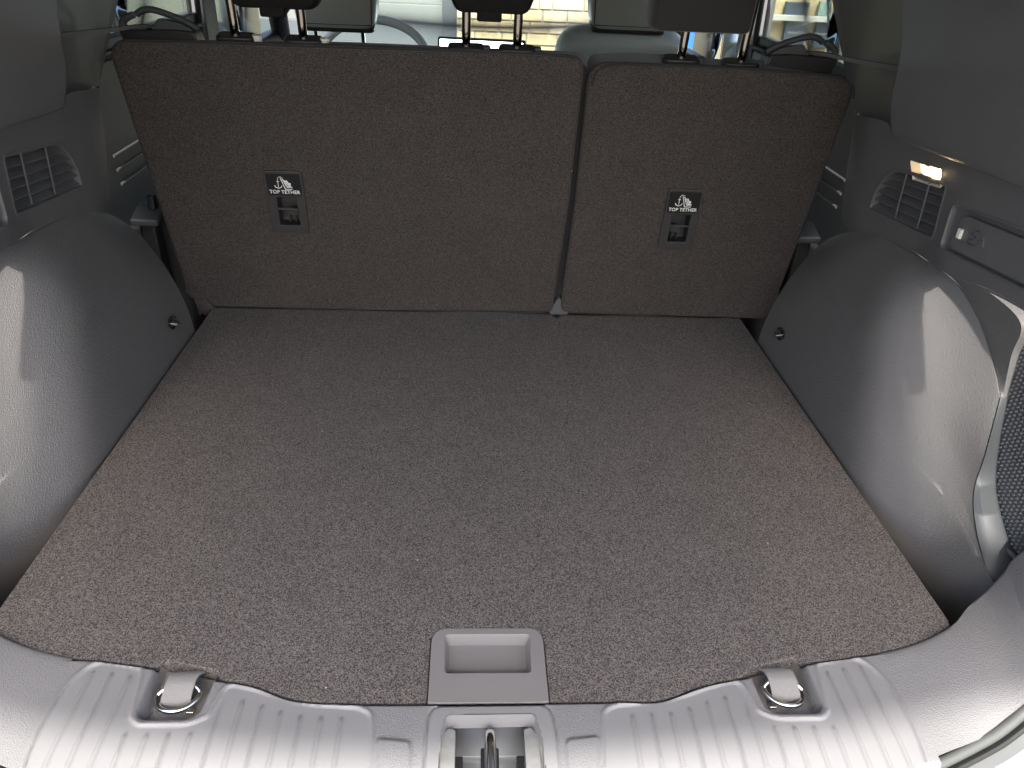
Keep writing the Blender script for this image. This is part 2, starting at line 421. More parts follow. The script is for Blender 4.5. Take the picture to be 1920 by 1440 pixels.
    obj('boot_panel', MB().prism(roundp([(-.72, -.42), (.72, -.42), (.72, .08), (-.72, .08)], .08), Vector((2.05, 6.94, 0)), X, Z, Vector((0, .05, 0))), bl, t, bevel=.01)
    obj('rear_window', MB().prism(roundp([(-.55, .16), (.55, .16), (.45, .40), (-.45, .40)], .06), Vector((2.05, 7.06, 0)), X, Vector((0, .45, .9)).normalized(), Vector((0, .02, 0))), 'label', t, bevel=.004)
    for s_ in (-1, 1):
        obj('tail_light', MB().box((2.05 + s_ * .62, 6.93, -.06), (.22, .03, .11)), rd, t, bevel=.01)
        for yy in (7.6, 9.9):
            mb = MB(); mb.tube([(2.05 + s_ * .72, yy, -.44), (2.05 + s_ * .9, yy, -.44)], .30, 28)
            obj('wheel', mb, 'rubber', t, bevel=.02)
outside_things()

# ================================================================== car shell
body = thing('car_body', 'grey car body shell that encloses the boot and the cabin', 'car', (0, 0, -.35))
def shell():
    obj('roof', MB().box((0, .77, .80), (1.5, 3.14, .04)), 'head', body, bevel=.015)  # out of view, put in to hold back the sky light
    # raised tailgate, out of view; outline shaped for the sun on sill and arches
    tg = [(-.80, .84, 0, .604), (-1.05, 1.02, .01, .606), (-1.40, 1.12, .02, .608), (-1.58, 1.13, .03, .615), (-1.68, 1.125, .05, .68), (-1.848, 1.12, .10, .72)]
    rows = []
    for (y, z, c_, hw_) in tg:
        rows.append([Vector((x, y + c_ * (x / .6) ** 2, z - .03 * (x / .6) ** 2)) for x in np.linspace(-hw_, hw_, 17)])
    obj('tailgate', MB().grid(rows), 'head', body, solid=.07, bevel=.01)
    obj('cabin_floor', MB().box((0, 1.0, -.38), (1.66, 2.6, .04)), 'dark', body)  # unseen floor sheets, black so the gaps above look shaded
    obj('boot_tub', MB().box((0, -.45, -.20), (1.5, 1.1, .02)), 'dark', body)
    obj('rear_panel', MB().box((0, -1.10, -.38), (1.36, .05, .66)), 'paint', body, bevel=.01)
    for s_ in (-1, 1):  # outer skins, unseen, added to block light leaking past the trims
        obj('side_panel', MB().box((s_ * .90, -.42, .03), (.03, 1.24, 1.5)), 'paint', body, bevel=.01)
        obj('door_skin', MB().box((s_ * .90, 1.1, -.12), (.03, 1.78, 1.05)), 'paint', body, bevel=.01)
        # centre pillar with a lighter edge strip
        pb = MB(); yp = .99
        pb.prism(roundp([(-.07, -.35), (.07, -.35), (.06, .78), (-.04, .78)], .01), Vector((s_ * .80 - .03, yp, 0)), Yv, Z, Vector((.06, 0, 0)))
        pil = obj('centre_pillar', pb, 'trim_up', body, bevel=.008)
        obj('seal_strip', MB().tube([(s_ * .775, yp - .10, .30), (s_ * .77, yp - .08, .78)], .008), 'rubber', pil)
        obj('frame_strip', MB().tube([(s_ * .79, yp - .125, .30), (s_ * .785, yp - .105, .78)], .007), 'paint', pil)
        obj('front_pillar', MB().tube([(s_ * .80, 1.98, .22), (s_ * .72, 1.55, .52), (s_ * .62, 1.0, .80)], .035), 'trim_up', body)
        obj('front_door_top', MB().box((s_ * .80, 1.5, .15), (.07, .95, .34)), 'darker', body, bevel=.02)
        # panes
        def pane(name, pts, g_='glass'): obj(name, MB().add(pts, [(0, 1, 2, 3)]), g_, body, solid=.004)
        pane('rear_door_window', [(s_ * .82, .02, .40), (s_ * .82, .89, .37), (s_ * .74, .86, .78), (s_ * .74, .02, .78)], 'privacy')
        pane('front_door_window', [(s_ * .82, 1.05, .32), (s_ * .82, 1.95, .26), (s_ * .70, 1.2, .78), (s_ * .74, 1.05, .78)])
    obj('windscreen', MB().add([(-.74, 2.0, .26), (.74, 2.0, .26), (.60, 1.25, .78), (-.60, 1.25, .78)], [(0, 1, 2, 3)]), 'glass', body, solid=.005)
    rows = [[Vector((x, y, z - .05 * (x / .75) ** 2)) for x in np.linspace(-.8, .8, 15)] for (y, z) in ((2.02, .245), (2.4, .20), (2.85, .10), (3.0, .02), (3.04, -.3))]
    obj('bonnet', MB().grid(rows), 'paint', body, solid=.01)
shell()
# dashboard, screen, steering wheel
dash = thing('dashboard', 'dark dashboard under the windscreen behind the display screen', 'dashboard', (0, 1.75, 0))
rows = []
for (y, z) in ((1.52, .02), (1.50, .14), (1.55, .215), (1.66, .235), (1.85, .24), (1.99, .235)):
    rows.append([Vector((x, y, z - .01 * (x / .7) ** 4)) for x in np.linspace(-.76, .76, 21)])
obj('cover', MB().grid(rows), 'darker', dash, solid=.02, bevel=.004)
cowl = MB().tube(catmull([(-.50, 1.50, .21), (-.45, 1.49, .262), (-.36, 1.49, .275), (-.27, 1.49, .262), (-.22, 1.50, .21)]), .018)
obj('instrument_cowl', cowl, 'darker', dash)
scr = thing('display_screen', 'wide landscape touch screen showing a bright white blue page above the dashboard', 'screen', (0, 1.62, .25))
pl = [ony(*p, 1.62) for p in ((820, 112), (988, 118), (986, 76), (821, 68))]
fr = roundp([(p.x, p.z) for p in pl], .008)
obj('bezel', MB().prism(fr, Vector((0, 1.62, 0)), X, Z, Vector((0, .012, 0))), 'dark', scr, bevel=.002)
se = emit('screen_light', (.72, .93, 1.0), 3.2)
il = [ony(*p, 1.619) for p in ((824, 112), (982, 118), (981, 81), (825, 73))]
pg = obj('screen_page', MB().prism(roundp([(p.x, p.z) for p in il], .004), Vector((0, 1.6185, 0)), X, Z, Vector((0, .001, 0))), se, scr)
gm = emit('map_green', (.45, .85, .10), 1.6)
for (px, py, w, h) in ((842, 87, 5, 2.5),):
    p = ony(px, py, 1.617); obj('icon', MB().prism(roundp([(-.006, -.003), (.006, -.003), (.004, .003), (-.004, .003)], .001), p, X, Z, Vector((0, .001, 0))), gm, scr)
gm2 = emit('page_grey', (.45, .50, .52), .8)
for (px, py) in ((847, 81), (853, 82)):
    p = ony(px, py, 1.617); obj('page_text', MB().box(p, (.004, .001, .002)), gm2, scr)
wc = ony(703, 112, 1.46); 
sw = thing('steering_wheel', 'dark steering wheel rim painted pale for sky light, showing above the driver seat back', 'steering wheel', tuple(wc))
ring = []
wu = Vector((0, math.sin(math.radians(-24)) * -1, math.cos(math.radians(24))))
for k in range(48):
    a = 2 * PI * k / 48; ring.append(wc + X * math.cos(a) * .185 + Vector((0, .42, .907)) * math.sin(a) * .135)
obj('rim', MB().tube(ring, .015, 14, closed=True), plastic('sky_lit_rim', (.5, .49, .46), .4, 300, .1), sw)  # dark plastic; sky light is put into the pale base colour
obj('hub', MB().prism(roundp([(-.07, -.05), (.07, -.05), (.06, .035), (-.06, .035)], .02), wc + Vector((0, .02, 0)), X, Vector((0, .42, .907)), Vector((0, .03, -.012))), 'leather_d', sw, bevel=.008)
obj('spoke', MB().box(wc + Vector((0, .03, 0)), (.33, .012, .03)), 'leather_d', sw, bevel=.005)

# ================================================================== soft rounded pads (headrests, front seats)
def pad_mesh(prof, depth, frame, n=10, bulge=.0, edge=.02, ex=3.2):
    # prof: closed 2-D outline; lofted through the depth with rounded edges
    mb = MB(); o, u, v, w = frame
    c = Vector((sum(p[0] for p in prof) / len(prof), sum(p[1] for p in prof) / len(prof)))
    rings = []
    steps = [(-.5, .0), ] 
    for k in range(n + 1):
        a = PI * k / n; t = -math.cos(a) * depth / 2
        s_ = abs(math.sin(a)) ** (2 / ex)
        rings.append((t, s_))
    R_ = []
    for (t, s_) in rings:
        ins = edge * (1 - s_); L = []
        for p in prof:
            d = Vector(p) - c; ln = d.length; q = c + d * max(1 - ins / ln, .02)
            L.append(o + u * q[0] + v * q[1] + w * t)
        R_.append(L)
    N = len(prof)
    vs = [p for L in R_ for p in L]; fs = []
    for i in range(len(R_) - 1):
        for j in range(N): fs.append((i * N + j, i * N + (j + 1) % N, (i + 1) * N + (j + 1) % N, (i + 1) * N + j))
    for idx, sg in ((0, -1), (len(R_) - 1, 1)):
        cc = len(vs); vs.append(o + u * c[0] + v * c[1] + w * (rings[idx][0] + sg * bulge))
        for j in range(N):
            q = (idx * N + j, idx * N + (j + 1) % N, cc); fs.append(q if sg > 0 else q[::-1])
    return mb.add(vs, fs)
# ---- front seats
def front_seat(label, sx, cxm, hw, top_px, hr, posts, mat, matb):
    y0 = .95
    t = thing('front_seat', label, 'car seat', (cxm, y0, -.35))
    FU = Vector((0, -math.sin(math.radians(14)), math.cos(math.radians(14)))); FN = Vector((0, math.cos(math.radians(14)), math.sin(math.radians(14))))
    ztop = top_px
    pr = catmull([Vector((x * hw, z, 0)) for x, z in ((-.98, ztop - .62), (-1, ztop - .25), (-.96, ztop - .09), (-.84, ztop - .025), (-.5, ztop - .003), (0, ztop), (.5, ztop - .003), (.84, ztop - .025), (.96, ztop - .09), (1, ztop - .25), (.98, ztop - .62))], 6)
    prof = [(p.x, (p.y)) for p in pr]
    prof = [(p[0], (p[1] - ztop)) for p in prof][::-1]
    o = Vector((cxm, y0, ztop))
    obj('backrest', pad_mesh(prof, .13, (o, X, FU, FN), edge=.05, bulge=.01), matb, t)
    obj('cushion', MB().box((cxm, y0 + .30, -.12), (hw * 2, .52, .16)), 'leather_d', t, bevel=.04)
    (hx0, hx1, hb) = hr; hc = (hx0 + hx1) / 2; w = (hx1 - hx0) / 2
    P = roundp([(-w * .86, 0), (w * .86, 0), (w, .10), (w * .85, .2), (-w * .85, .2), (-w, .10)], [.03, .03, .04, .05, .05, .04], 6)
    hp = obj('headrest', pad_mesh(P, .10, (Vector((hc, y0 - .0, hb)), X, FU, FN), edge=.022, bulge=.004), mat, t)
    # dark underside and piping
    obj('underside', MB().prism(roundp([(-w * .84, -.045), (w * .84, -.045), (w * .84, .045), (-w * .84, .045)], .02), Vector((hc, y0, hb - .004)), X, FN, FU * .012), 'leather_d', hp, bevel=.003)
    obj('headrest_seam', MB().tube([Vector((hc - w * .80, y0 - .052, hb + .006)) , Vector((hc + w * .80, y0 - .052, hb + .006))], .0016, 6), 'leather_d', hp)
    for s_ in (-1, 1):
        obj('seam', MB().tube([Vector((hc + s_ * w * .80, y0 - .052, hb + .006)), Vector((hc + s_ * w * .84, y0 - .075, hb + .10))], .0016, 6), 'leather_d', hp)
        a = Vector((hc + s_ * .066, y0, hb)); obj('post', MB().tube([a - FU * .09, a + FU * .03], .0055), 'post', t)
    return t
front_seat('driver seat with grey leather headrest in front of the steering wheel', -1, -.282, .118, .383, (-.53, -.283, .437), 0, 'leather', 'leather_d')
fs2 = front_seat('passenger seat with broad pale grey leather shoulders beside the stone wall view', 1, .405, .205, .462, (.285, .535, .462), 0, 'leather', 'leather')
p = ony(1170, 51, .93); obj('post_cover', MB().box(p, (.11, .012, .008)), 'cream', fs2, bevel=.002)

# ================================================================== rear seat backs
CB = {}
def cut(o, mb):
    c = obj('cutter', mb, 'dark'); md = o.modifiers.new('cut', 'BOOLEAN'); md.object = c; md.solver = 'EXACT'; md.operation = 'DIFFERENCE'
    c.location = -wl(o)
    o_off = wl(o); c.location = (0, 0, 0)
    bpy.context.view_layer.update(); dg = bpy.context.evaluated_depsgraph_get()
    me = bpy.data.meshes.new_from_object(o.evaluated_get(dg)); o.modifiers.clear(); o.data = me; bpy.data.objects.remove(c)
    if 'custom_normal' in me.attributes: me.attributes.remove(me.attributes['custom_normal'])
    for p in me.polygons: p.use_smooth = p.area < 2e-3
def seatback(label, pts, rad, cushion_pts, name='rear_seatback'):
    uv = [seat_uv(*p) for p in pts]
    c = sum(u for u, _ in uv) / len(uv)
    t = thing(name, label, 'seat back', (c, .02, 0))
    poly = roundp(uv, rad, 7)
    o = Vector((0, 0, 0))
    CB[label] = obj('carpet_back', MB().prism(poly, o, X, SU, SN * .018), 'carpet2', t, bevel=.007, segs=4)
    cu = roundp([seat_uv(*p, .06) for p in cushion_pts], [.02] * len(cushion_pts), 7)
    obj('backrest_cushion', MB().prism(cu, SN * .0185, X, SU, SN * .085), 'fabric_r', t, bevel=.012, segs=5)
    return t
wide = seatback('wide left section of the dark carpeted folding rear seat back',
    [(350, 548), (196, 76), (640, 86), (1098, 108), (1068, 380), (1036, 587), (700, 584), (400, 577)], [.012, .035, 0, .028, 0, .012, 0, .01],
    [(362, 500), (222, 84), (640, 90), (1104, 109), (1080, 380), (1042, 570), (700, 565), (400, 560)])
nar = seatback('narrower right section of the dark carpeted folding rear seat back',
    [(1049, 587), (1078, 380), (1106, 119), (1350, 126), (1612, 147), (1500, 450), (1447, 588), (1430, 600)], [.02, 0, .035, 0, .04, 0, .01, .01],
    [(1042, 570), (1078, 380), (1106, 112), (1200, 109), (1420, 128), (1586, 150), (1478, 440), (1440, 575), (1400, 575)])
# raised piping along the top edges
def piping(t, pts, r=.0022, off=-.002, mat='fabric_r'):
    P = catmull([onseat(*p, off) for p in pts], 6); obj('edge_piping', MB().tube(P, r, 8), mat, t)
piping(wide, [(232, 78), (400, 80.5), (560, 87), (760, 93), (900, 97), (1000, 101), (1070, 108)])
piping(nar, [(1112, 160), (1118, 138), (1140, 125), (1200, 121.5), (1350, 127), (1480, 136), (1570, 146), (1598, 160), (1600, 185)])
# hinge bracket showing in the slit between the two sections
obj('hinge_bracket', MB().prism(roundp([seat_uv(*p) for p in ((1030, 586), (1048, 560), (1062, 580), (1066, 592), (1032, 592))], .004), SN * .004, X, SU, SN * .012), 'slat', nar, bevel=.002)
obj('hinge_bracket', MB().prism(roundp([seat_uv(*p) for p in ((352, 552), (362, 548), (384, 586), (370, 604))], .004), SN * .02, X, SU, SN * .012), 'recess', wide, bevel=.002)
# carpet flap between floor and seat back at the left corner
obj('carpet_flap', MB().prism(roundp([seat_uv(*p) for p in ((346, 543), (378, 546), (404, 578), (384, 590), (366, 560))], .004), SN * -.004, X, SU, SN * .008), 'carpet2', wide, bevel=.002)
# head restraint sleeves
def sleeve(t, px, py, w=.062, mat='leather_d'):
    u_, s_ = seat_uv(px, py, .05); c = X * u_ + SU * s_ + SN * .05
    o = obj('headrest_sleeve', MB().prism(roundp([(-w / 2, -.017), (w / 2, -.017), (w / 2, .017), (-w / 2, .017)], .012), c - SU * .01, X, SN, SU * .017), mat, t, bevel=.004)
    obj('release_button', MB().prism(roundp([(-.008, -.007), (.008, -.007), (.008, .007), (-.008, .007)], .005), c + X * (w / 2 + .002) - SU * .008, X, SN, SU * .015), 'cream' if px < 1000 and px < 700 else 'recess', o, bevel=.002)
    return c
HR = [(wide, 'black fabric rear headrest above the left end of the wide seat back', (443, 72), (570, 78), (412, 621, 20)),
      (wide, 'black fabric middle rear headrest in front of the stone wall view', (874, 92), (969, 95), (828, 1016, 29)),
      (nar, 'charcoal rear headrest above the narrow right seat back section', (1276, 114), (1388, 121), (1216, 1408, 64))]
for i, (t, lab, a, b, (hx0, hx1, hy)) in enumerate(HR):
    ca = sleeve(t, *a); cb = sleeve(t, *b)
    h = thing('rear_headrest', lab, 'headrest', tuple((ca + cb) / 2), 'rear head restraints')
    for c in (ca, cb):
        obj('post', MB().tube([c - SU * .03, c + SU * .17], .0074, 16), 'post', h)
    u0, s0 = seat_uv(hx0, hy, .02); u1, s1 = seat_uv(hx1, hy, .02)
    w = (u1 - u0) / 2; cc = (u0 + u1) / 2; sb = (s0 + s1) / 2
    if i < 2: P = roundp([(-w * .74, .0), (w * .74, 0), (w, .055), (w * 1.02, .15), (-w * 1.02, .15), (-w, .055)], [.014, .014, .02, .04, .04, .02], 6)
    else: P = roundp([(-w, .0), (w, 0), (w * 1.02, .15), (-w * 1.02, .15)], [.012, .012, .04, .04], 6)
    pd = obj('pad', pad_mesh(P, .085, (X * cc + SU * sb + SN * .05, X, SU, SN), edge=.018, bulge=.003), 'fabric' if i < 2 else 'fabric_r', h)
    if i < 2: obj('underside_block', MB().prism(roundp([(-.020, -.03), (.020, -.03), (.020, .03), (-.020, .03)], .006), X * (cc - .004) + SU * (sb - .008) + SN * .04, X, SN, SU * .03), 'fabric', pd, bevel=.003)

# belt guides: molded plastic loops on the outer shoulders
def belt_guide(t, s_):
    def q(px, py):
        p = ony(px, py, .02); return Vector((s_ * abs(p.x), p.y, p.z)) if s_ > 0 else p
    g = sub_empty('belt_guide', t, q(300, 60))
    base = [(232, 50), (246, 84), (382, 86), (371, 57), (330, 53), (260, 53)]
    P = [q(*p) for p in base]
    obj('guide_base', MB().prism(roundp([(p.x, p.z) for p in P], .006), Vector((0, -.005, 0)), X, Z, Vector((0, .045, 0))), 'leather_d', g, bevel=.005)
    web = [(300, 33), (318, 36), (345, 43), (369, 57), (292, 55), (288, 46), (296, 42)]
    P = [q(*p) for p in web]
    obj('guide_web', MB().prism(roundp([(p.x, p.z) for p in P], .004), Vector((0, .005, 0)), X, Z, Vector((0, .014, 0))), 'recess', g, bevel=.003)
    arm = catmull([q(*p) for p in ((256, 27), (266, 20), (279, 17.5), (294, 20), (320, 29), (345, 39), (372, 55))], 6)
    obj('guide_arm', MB().tube(arm, [.0055] * len(arm), 12), 'recess', g)
    arm = catmull([q(*p) for p in ((251, 27), (240, 32), (231, 39), (230, 46), (240, 54), (262, 56))], 6)
    obj('guide_arm', MB().tube(arm, .0055, 12), 'slat', g)
belt_guide(wide, -1); belt_guide(nar, 1)
for s_, lab in ((-1, 'black seat belt webbing slotted through the left shoulder guide'), (1, 'black seat belt webbing slotted through the right shoulder guide')):
    A = ony(290, 51, .015); Bp = ony(262, 49, -.01); Cp = onx(190, 58, -.60); D = onx(98, 68, -.60)
    pts = [A, Bp, Cp, D]
    if s_ > 0: pts = [mx(p) for p in pts]
    P = catmull(pts, 8); n_ = len(P)
    sides = [Vector((s_ * .34, .86, -.20 - .10 * k / n_)) for k in range(n_)]
    o = obj('seat_belt', MB().ribbon(P, sides, .036, .0016), 'belt'); tag(o, lab, 'seat belt', 'rear seat belts')

# top tether anchors
def tether(t, c0, flip):
    # c0: four corners in seat uv (tl, tr, br, bl)
    (xa, sa), (xb, sb), (xc, sc), (xd, sd_) = [seat_uv(*p, -.004) for p in c0]
    x0 = (xa + xd) / 2; x1 = (xb + xc) / 2; s1 = (sa + sb) / 2; s0 = (sc + sd_) / 2; w = x1 - x0; h = s1 - s0
    O = X * x0 + SU * s0 + SN * -.004
    e = sub_empty('tether_anchor', t, O)
    out = roundp([(0, 0), (w, 0), (w, h), (0, h)], .0065, 6)
    # opening
    a0, a1, b0, b1 = .24 * w, .78 * w, .13 * h, .595 * h
    inn = roundp([(a0, b0), (a1, b0), (a1, b1), (a0, b1)], .003, 6)
    obj('anchor_frame', MB().ring(out, inn, O, X, SU, SN * .0052), 'tether', e, bevel=.0012)
    obj('anchor_pocket', MB().ring(inn, [(p[0] * .999 + .0005 * w, p[1]) for p in [(a0 + (q[0] - a0) * .96 + .001, b0 + (q[1] - b0) * .96 + .001) for q in inn]], O + SN * .001, X, SU, SN * .0255), 'dark', e)
    obj('anchor_back', MB().box(O + X * (a0 + a1) / 2 + SU * (b0 + b1) / 2 + SN * .0275, (a1 - a0 + .004, .002, b1 - b0 + .004)), 'dark', e)
    lab = roundp([(.055 * w, .625 * h), (.945 * w, .625 * h), (.945 * w, .96 * h), (.055 * w, .96 * h)], .0035, 5)
    obj('anchor_label', MB().prism(lab, O - SN * .0006, X, SU, SN * .001), 'label', e)
    cut(next(c for c in t.children if c.name.startswith('carpet_back')), MB().prism([(a0 - .001, b0 - .001), (a1 + .001, b0 - .001), (a1 + .001, b1 + .001), (a0 - .001, b1 + .001)], O - SN * .004, X, SU, SN * .05))
    cut(next(c for c in t.children if c.name.startswith('backrest_cushion')), MB().prism([(a0 - .002, b0 - .002), (a1 + .002, b0 - .002), (a1 + .002, b1 + .002), (a0 - .002, b1 + .002)], O - SN * .004, X, SU, SN * .034))
    # steel bar across and latch tongue below it
    zb = b0 + (b1 - b0) * .56
    obj('anchor_bar', MB().tube([O + X * (a0 + .001) + SU * zb + SN * .004, O + X * (a1 - .001) + SU * zb + SN * .004], .0022, 10), 'tether', e)
    tx0, tx1 = (a0 + (a1 - a0) * .36, a1 - .001) if not flip else (a0 + .001, a0 + (a1 - a0) * .62)
    obj('anchor_tongue', MB().prism([(tx0, b0 + (b1 - b0) * .30), (tx1, b0 + (b1 - b0) * .30), (tx1, zb - .002), (tx0, zb - .002)], O + SN * .009, X, SU, SN * .004), 'tether', e, bevel=.0008)
    mb = MB()
    for fx in (.45, .75) if not flip else (.25, .55):
        mb.box(O + X * (a0 + (a1 - a0) * fx) + SU * (b0 + .006) + SN * .016, (.0022, .008, .009))
    obj('anchor_rib', mb, 'label', e)
    # lettering
    cu = bpy.data.curves.new('lettering', 'FONT'); cu.body = 'TOP TETHER'; cu.size = .0115; cu.align_x = 'CENTER'; cu.offset = .00012; cu.extrude = .00015; cu.space_character = 1.04
    to = bpy.data.objects.new('tmp', cu); S.collection.objects.link(to); dg = bpy.context.evaluated_depsgraph_get()
    me = bpy.data.meshes.new_from_object(to.evaluated_get(dg)); bpy.data.objects.remove(to)
    xs = [v.co.x for v in me.vertices]; k = (.80 * w) / (max(xs) - min(xs)); cx0 = (max(xs) + min(xs)) / 2
    vs = [O + X * (.5 * w + (v.co.x - cx0) * k) + SU * (.655 * h + v.co.y * k * 1.05) + SN * (-.0009 - v.co.z) for v in me.vertices]
    obj('lettering', MB().add(vs, [tuple(p.vertices) for p in me.polygons]), 'white', e, smooth=False)
    # pictogram: anchor, arched tether, child seat
    mb = MB(); Oc = O - SN * .001
    def st(pts, r): 
        mb.tube([Oc + X * (.5 * w + p[0]) + SU * (.79 * h + p[1]) for p in pts], r, 6)
    mm_ = .001
    st([(-.010, .009), (-.010, -.004)], .0006); st([(-.0125, .0065), (-.0075, .0065)], .0005)
    st([(-.0165, -.001), (-.0150, -.0045), (-.010, -.0065), (-.005, -.0045), (-.0035, -.001)], .0008)
    for k_ in range(6):
        a = PI * (1 - k_ / 5 * .75); st([(-.0055 + .0048 * math.cos(a), .0105 + .005 * math.sin(a)), (-.0055 + .0048 * math.cos(a) + .0011, .0105 + .005 * math.sin(a) + .0004)], .0007)
    st([(-.0045, .0135), (.0018, -.0080), (.0135, -.0080), (.0145, -.0035), (.0045, -.0045)], .0008)
    st([(-.0012, .012), (.0042, -.002), (.012, -.002)], .0009); st([(.0022, .009), (.0062, .0005), (.0122, .0005)], .001)
    st([(.005, .0085), (.0085, .003), (.0125, .0025)], .0012); st([(.0050, .0078), (.0056, .0078)], .0016)
    obj('symbol', mb, 'white', e)
tether(wide, [(494, 319), (565, 323), (581, 439), (510, 436)], False)
tether(nar, [(1256, 354), (1323, 357), (1294, 470), (1231, 466)], True)

# ================================================================== load floor
fl = thing('load_floor', 'charcoal carpeted boot floor board with a recessed grey pull handle', 'floor mat', (0, -.45, 0))
YF = [(-.62, -.775), (-.56, -.822), (-.526, -.846), (-.459, -.870), (-.413, -.8745), (-.36, -.883), (-.324, -.890), (-.276, -.901), (-.24, -.909), (-.192, -.926), (-.127, -.9305), (0, -.931),
      (.127, -.9305), (.18, -.929), (.23, -.912), (.276, -.902), (.324, -.891), (.36, -.883), (.413, -.8745), (.459, -.866), (.526, -.846), (.56, -.822), (.62, -.775)]
YX = [p[0] for p in YF]; YY = [p[1] for p in YF]
yfc = catmull([Vector((a, b, 0)) for a, b in YF], 6); yfx = np.array([p.x for p in yfc]); yfy = np.array([p.y for p in yfc])
def yf(x): return float(np.interp(x, yfx, yfy))
PK = (-.349, -.279)      # pocket in x (left one; mirrored on the right)
def floor_edge(x):
    y = yf(x)
    for s_ in (-1, 1):
        a = s_ * x
        if -.352 < a < -.282 or False: pass
    ax = abs(x)
    n = ss(.278, .286, ax) * (1 - ss(.342, .350, ax)); return y + .010 * n
pts = [(-.5505, -.795), (-.548, -.4), (-.547, 0)] + [(-.3, .002), (-.1, .0015), (.148, .001), (.150, -.012), (.157, -.014), (.162, -.001), (.35, 0), (.545, -.0)] + [(.5465, -.4), (.548, -.822)]
edge = []
for x in np.linspace(.545, -.548, 150): edge.append((float(x), floor_edge(x) + .0018))
hx = .0635
notch = roundp([(hx, -.935), (hx, -.832), (-.0625, -.832), (-.0625, -.935)], [0, .02, .02, 0], 6)
e1 = [p for p in edge if p[0] > hx + .002]; e2 = [p for p in edge if p[0] < -.0625 - .002]
poly = [p for p in pts] + e1 + [(hx, -.9292)] + [p for p in notch if p[1] > -.929] + [(-.0625, -.9292)] + e2
obj('carpet_board', MB().prism(poly[::-1], Vector((0, 0, -.018)), X, Yv, Z * .018), 'carpet', fl, bevel=.0022, segs=2)
# pull handle
ho = roundp([(-.0618, -.9305), (.0628, -.9305), (.0628, -.833), (-.0618, -.833)], [.001, .001, .0195, .0195], 6)
hi = roundp([(-.0455, -.8935), (.0465, -.8935), (.0480, -.8425), (-.0470, -.8425)], [.005, .005, .005, .005], 6)
hb = roundp([(-.0425, -.887), (.0435, -.887), (.0430, -.8455), (-.0420, -.8455)], [.004] * 4, 6)
hd = sub_empty('pull_handle', fl, (0, -.88, 0))
obj('handle_plate', MB().ring(ho, hi, Vector((0, 0, -.002)), X, Yv, Z * .0032), 'handle', hd, bevel=.0011)
mb = MB(); n_ = len(hi)
A_ = [Vector((p[0], p[1], .0)) for p in hi]; B_ = [Vector((p[0], p[1], -.013)) for p in hb]
mb.add(A_ + B_, [(i, (i + 1) % n_, n_ + (i + 1) % n_, n_ + i) for i in range(n_)] + [tuple(range(n_, 2 * n_))])
obj('finger_recess', mb, 'handle', hd, ang=50)

# ================================================================== rear sill cover (height field)
sill = thing('rear_sill_cover', 'dark grey grained sill cover, sky sheen painted pale, with ribbed tread plates across the boot opening', 'sill trim', (0, -.97, 0))
def sdf_poly(P):
    P = np.array(P); Q = np.roll(P, -1, 0)
    def f(x, y):
        d = np.full(x.shape, 1e9); ins = np.zeros(x.shape, bool)
        for (ax, ay), (bx, by) in zip(P, Q):
            ex, ey = bx - ax, by - ay; t = np.clip(((x - ax) * ex + (y - ay) * ey) / (ex * ex + ey * ey + 1e-18), 0, 1)
            d = np.minimum(d, np.hypot(x - ax - ex * t, y - ay - ey * t))
            c = ((ay > y) != (by > y)) & (x < ex * (y - ay) / (by - ay + 1e-18) + ax); ins ^= c
        return np.where(ins, d, -d)
    return f
def npss(a, b, x):
    t = np.clip((x - a) / (b - a), 0, 1); return t * t * (3 - 2 * t)
G = .0014
gx = np.arange(-.475, .4751, G); gy = np.arange(-1.10, -.862, G)
XX, YYg = np.meshgrid(gx, gy)
YFg = np.interp(XX, yfx, yfy)
zz = .0035 - 1.9 * np.clip(-(YYg + .955), 0, 1) ** 2
plate_pts = roundp([(.412, -.8775), (.362, -.8865), (.352, -.945), (.343, -.954), (.292, -.954), (.276, -.945), (.268, -.907), (.235, -.915), (.19, -.9315), (.13, -.937), (.118, -.944), (.108, -1.02), (.110, -1.055), (.40, -1.055), (.425, -1.02), (.432, -.96), (.428, -.905)],
                   [.014, .007, .003, .01, .012, .004, .012, .03, .03, .008, .006, .01, .01, .02, .02, .03, .03], 6)
fp = sdf_poly(plate_pts); AX = np.abs(XX)
sd_pl = fp(AX, YYg)
# lip raised around plates, plates sunk with a crisp edge
zz += .0016 * npss(-.0035, -.0005, sd_pl) * 0 - .0018 * npss(-.0004, .0016, sd_pl) + .0012 * np.exp(-((sd_pl + .0022) / .0016) ** 2)
rib_x = [.146 + i * .0203 for i in range(14)]
for i, rx in enumerate(rib_x):
    w = .0018
    top = np.interp(rx, [.13, .19, .235, .268, .276, .352, .362, .412], [-.948, -.945, -.93, -.921, -.962, -.962, -.897, -.888])
    xr = rx + .02 * np.clip(-(YYg + .93), 0, 1) * (rx - .27) * 2
    prof_ = np.exp(-((AX - xr) / w) ** 2) * npss(top + .003, top - .006, YYg) * npss(.004, .010, sd_pl)
    zz += .0027 * prof_
# pockets
pkf = sdf_poly(roundp([(.350, -.86), (.348, -.940), (.341, -.9485), (.294, -.9485), (.284, -.940), (.279, -.86)], .006, 5))
sp_ = pkf(AX, YYg); zz -= .019 * npss(-.0005, .0085, sp_)
# soft bolsters beside the latch
bf = sdf_poly(roundp([(.072, -.972), (.112, -.968), (.098, -1.06), (.07, -1.06)], .01)); zz += .003 * npss(0, .006, bf(AX, YYg))
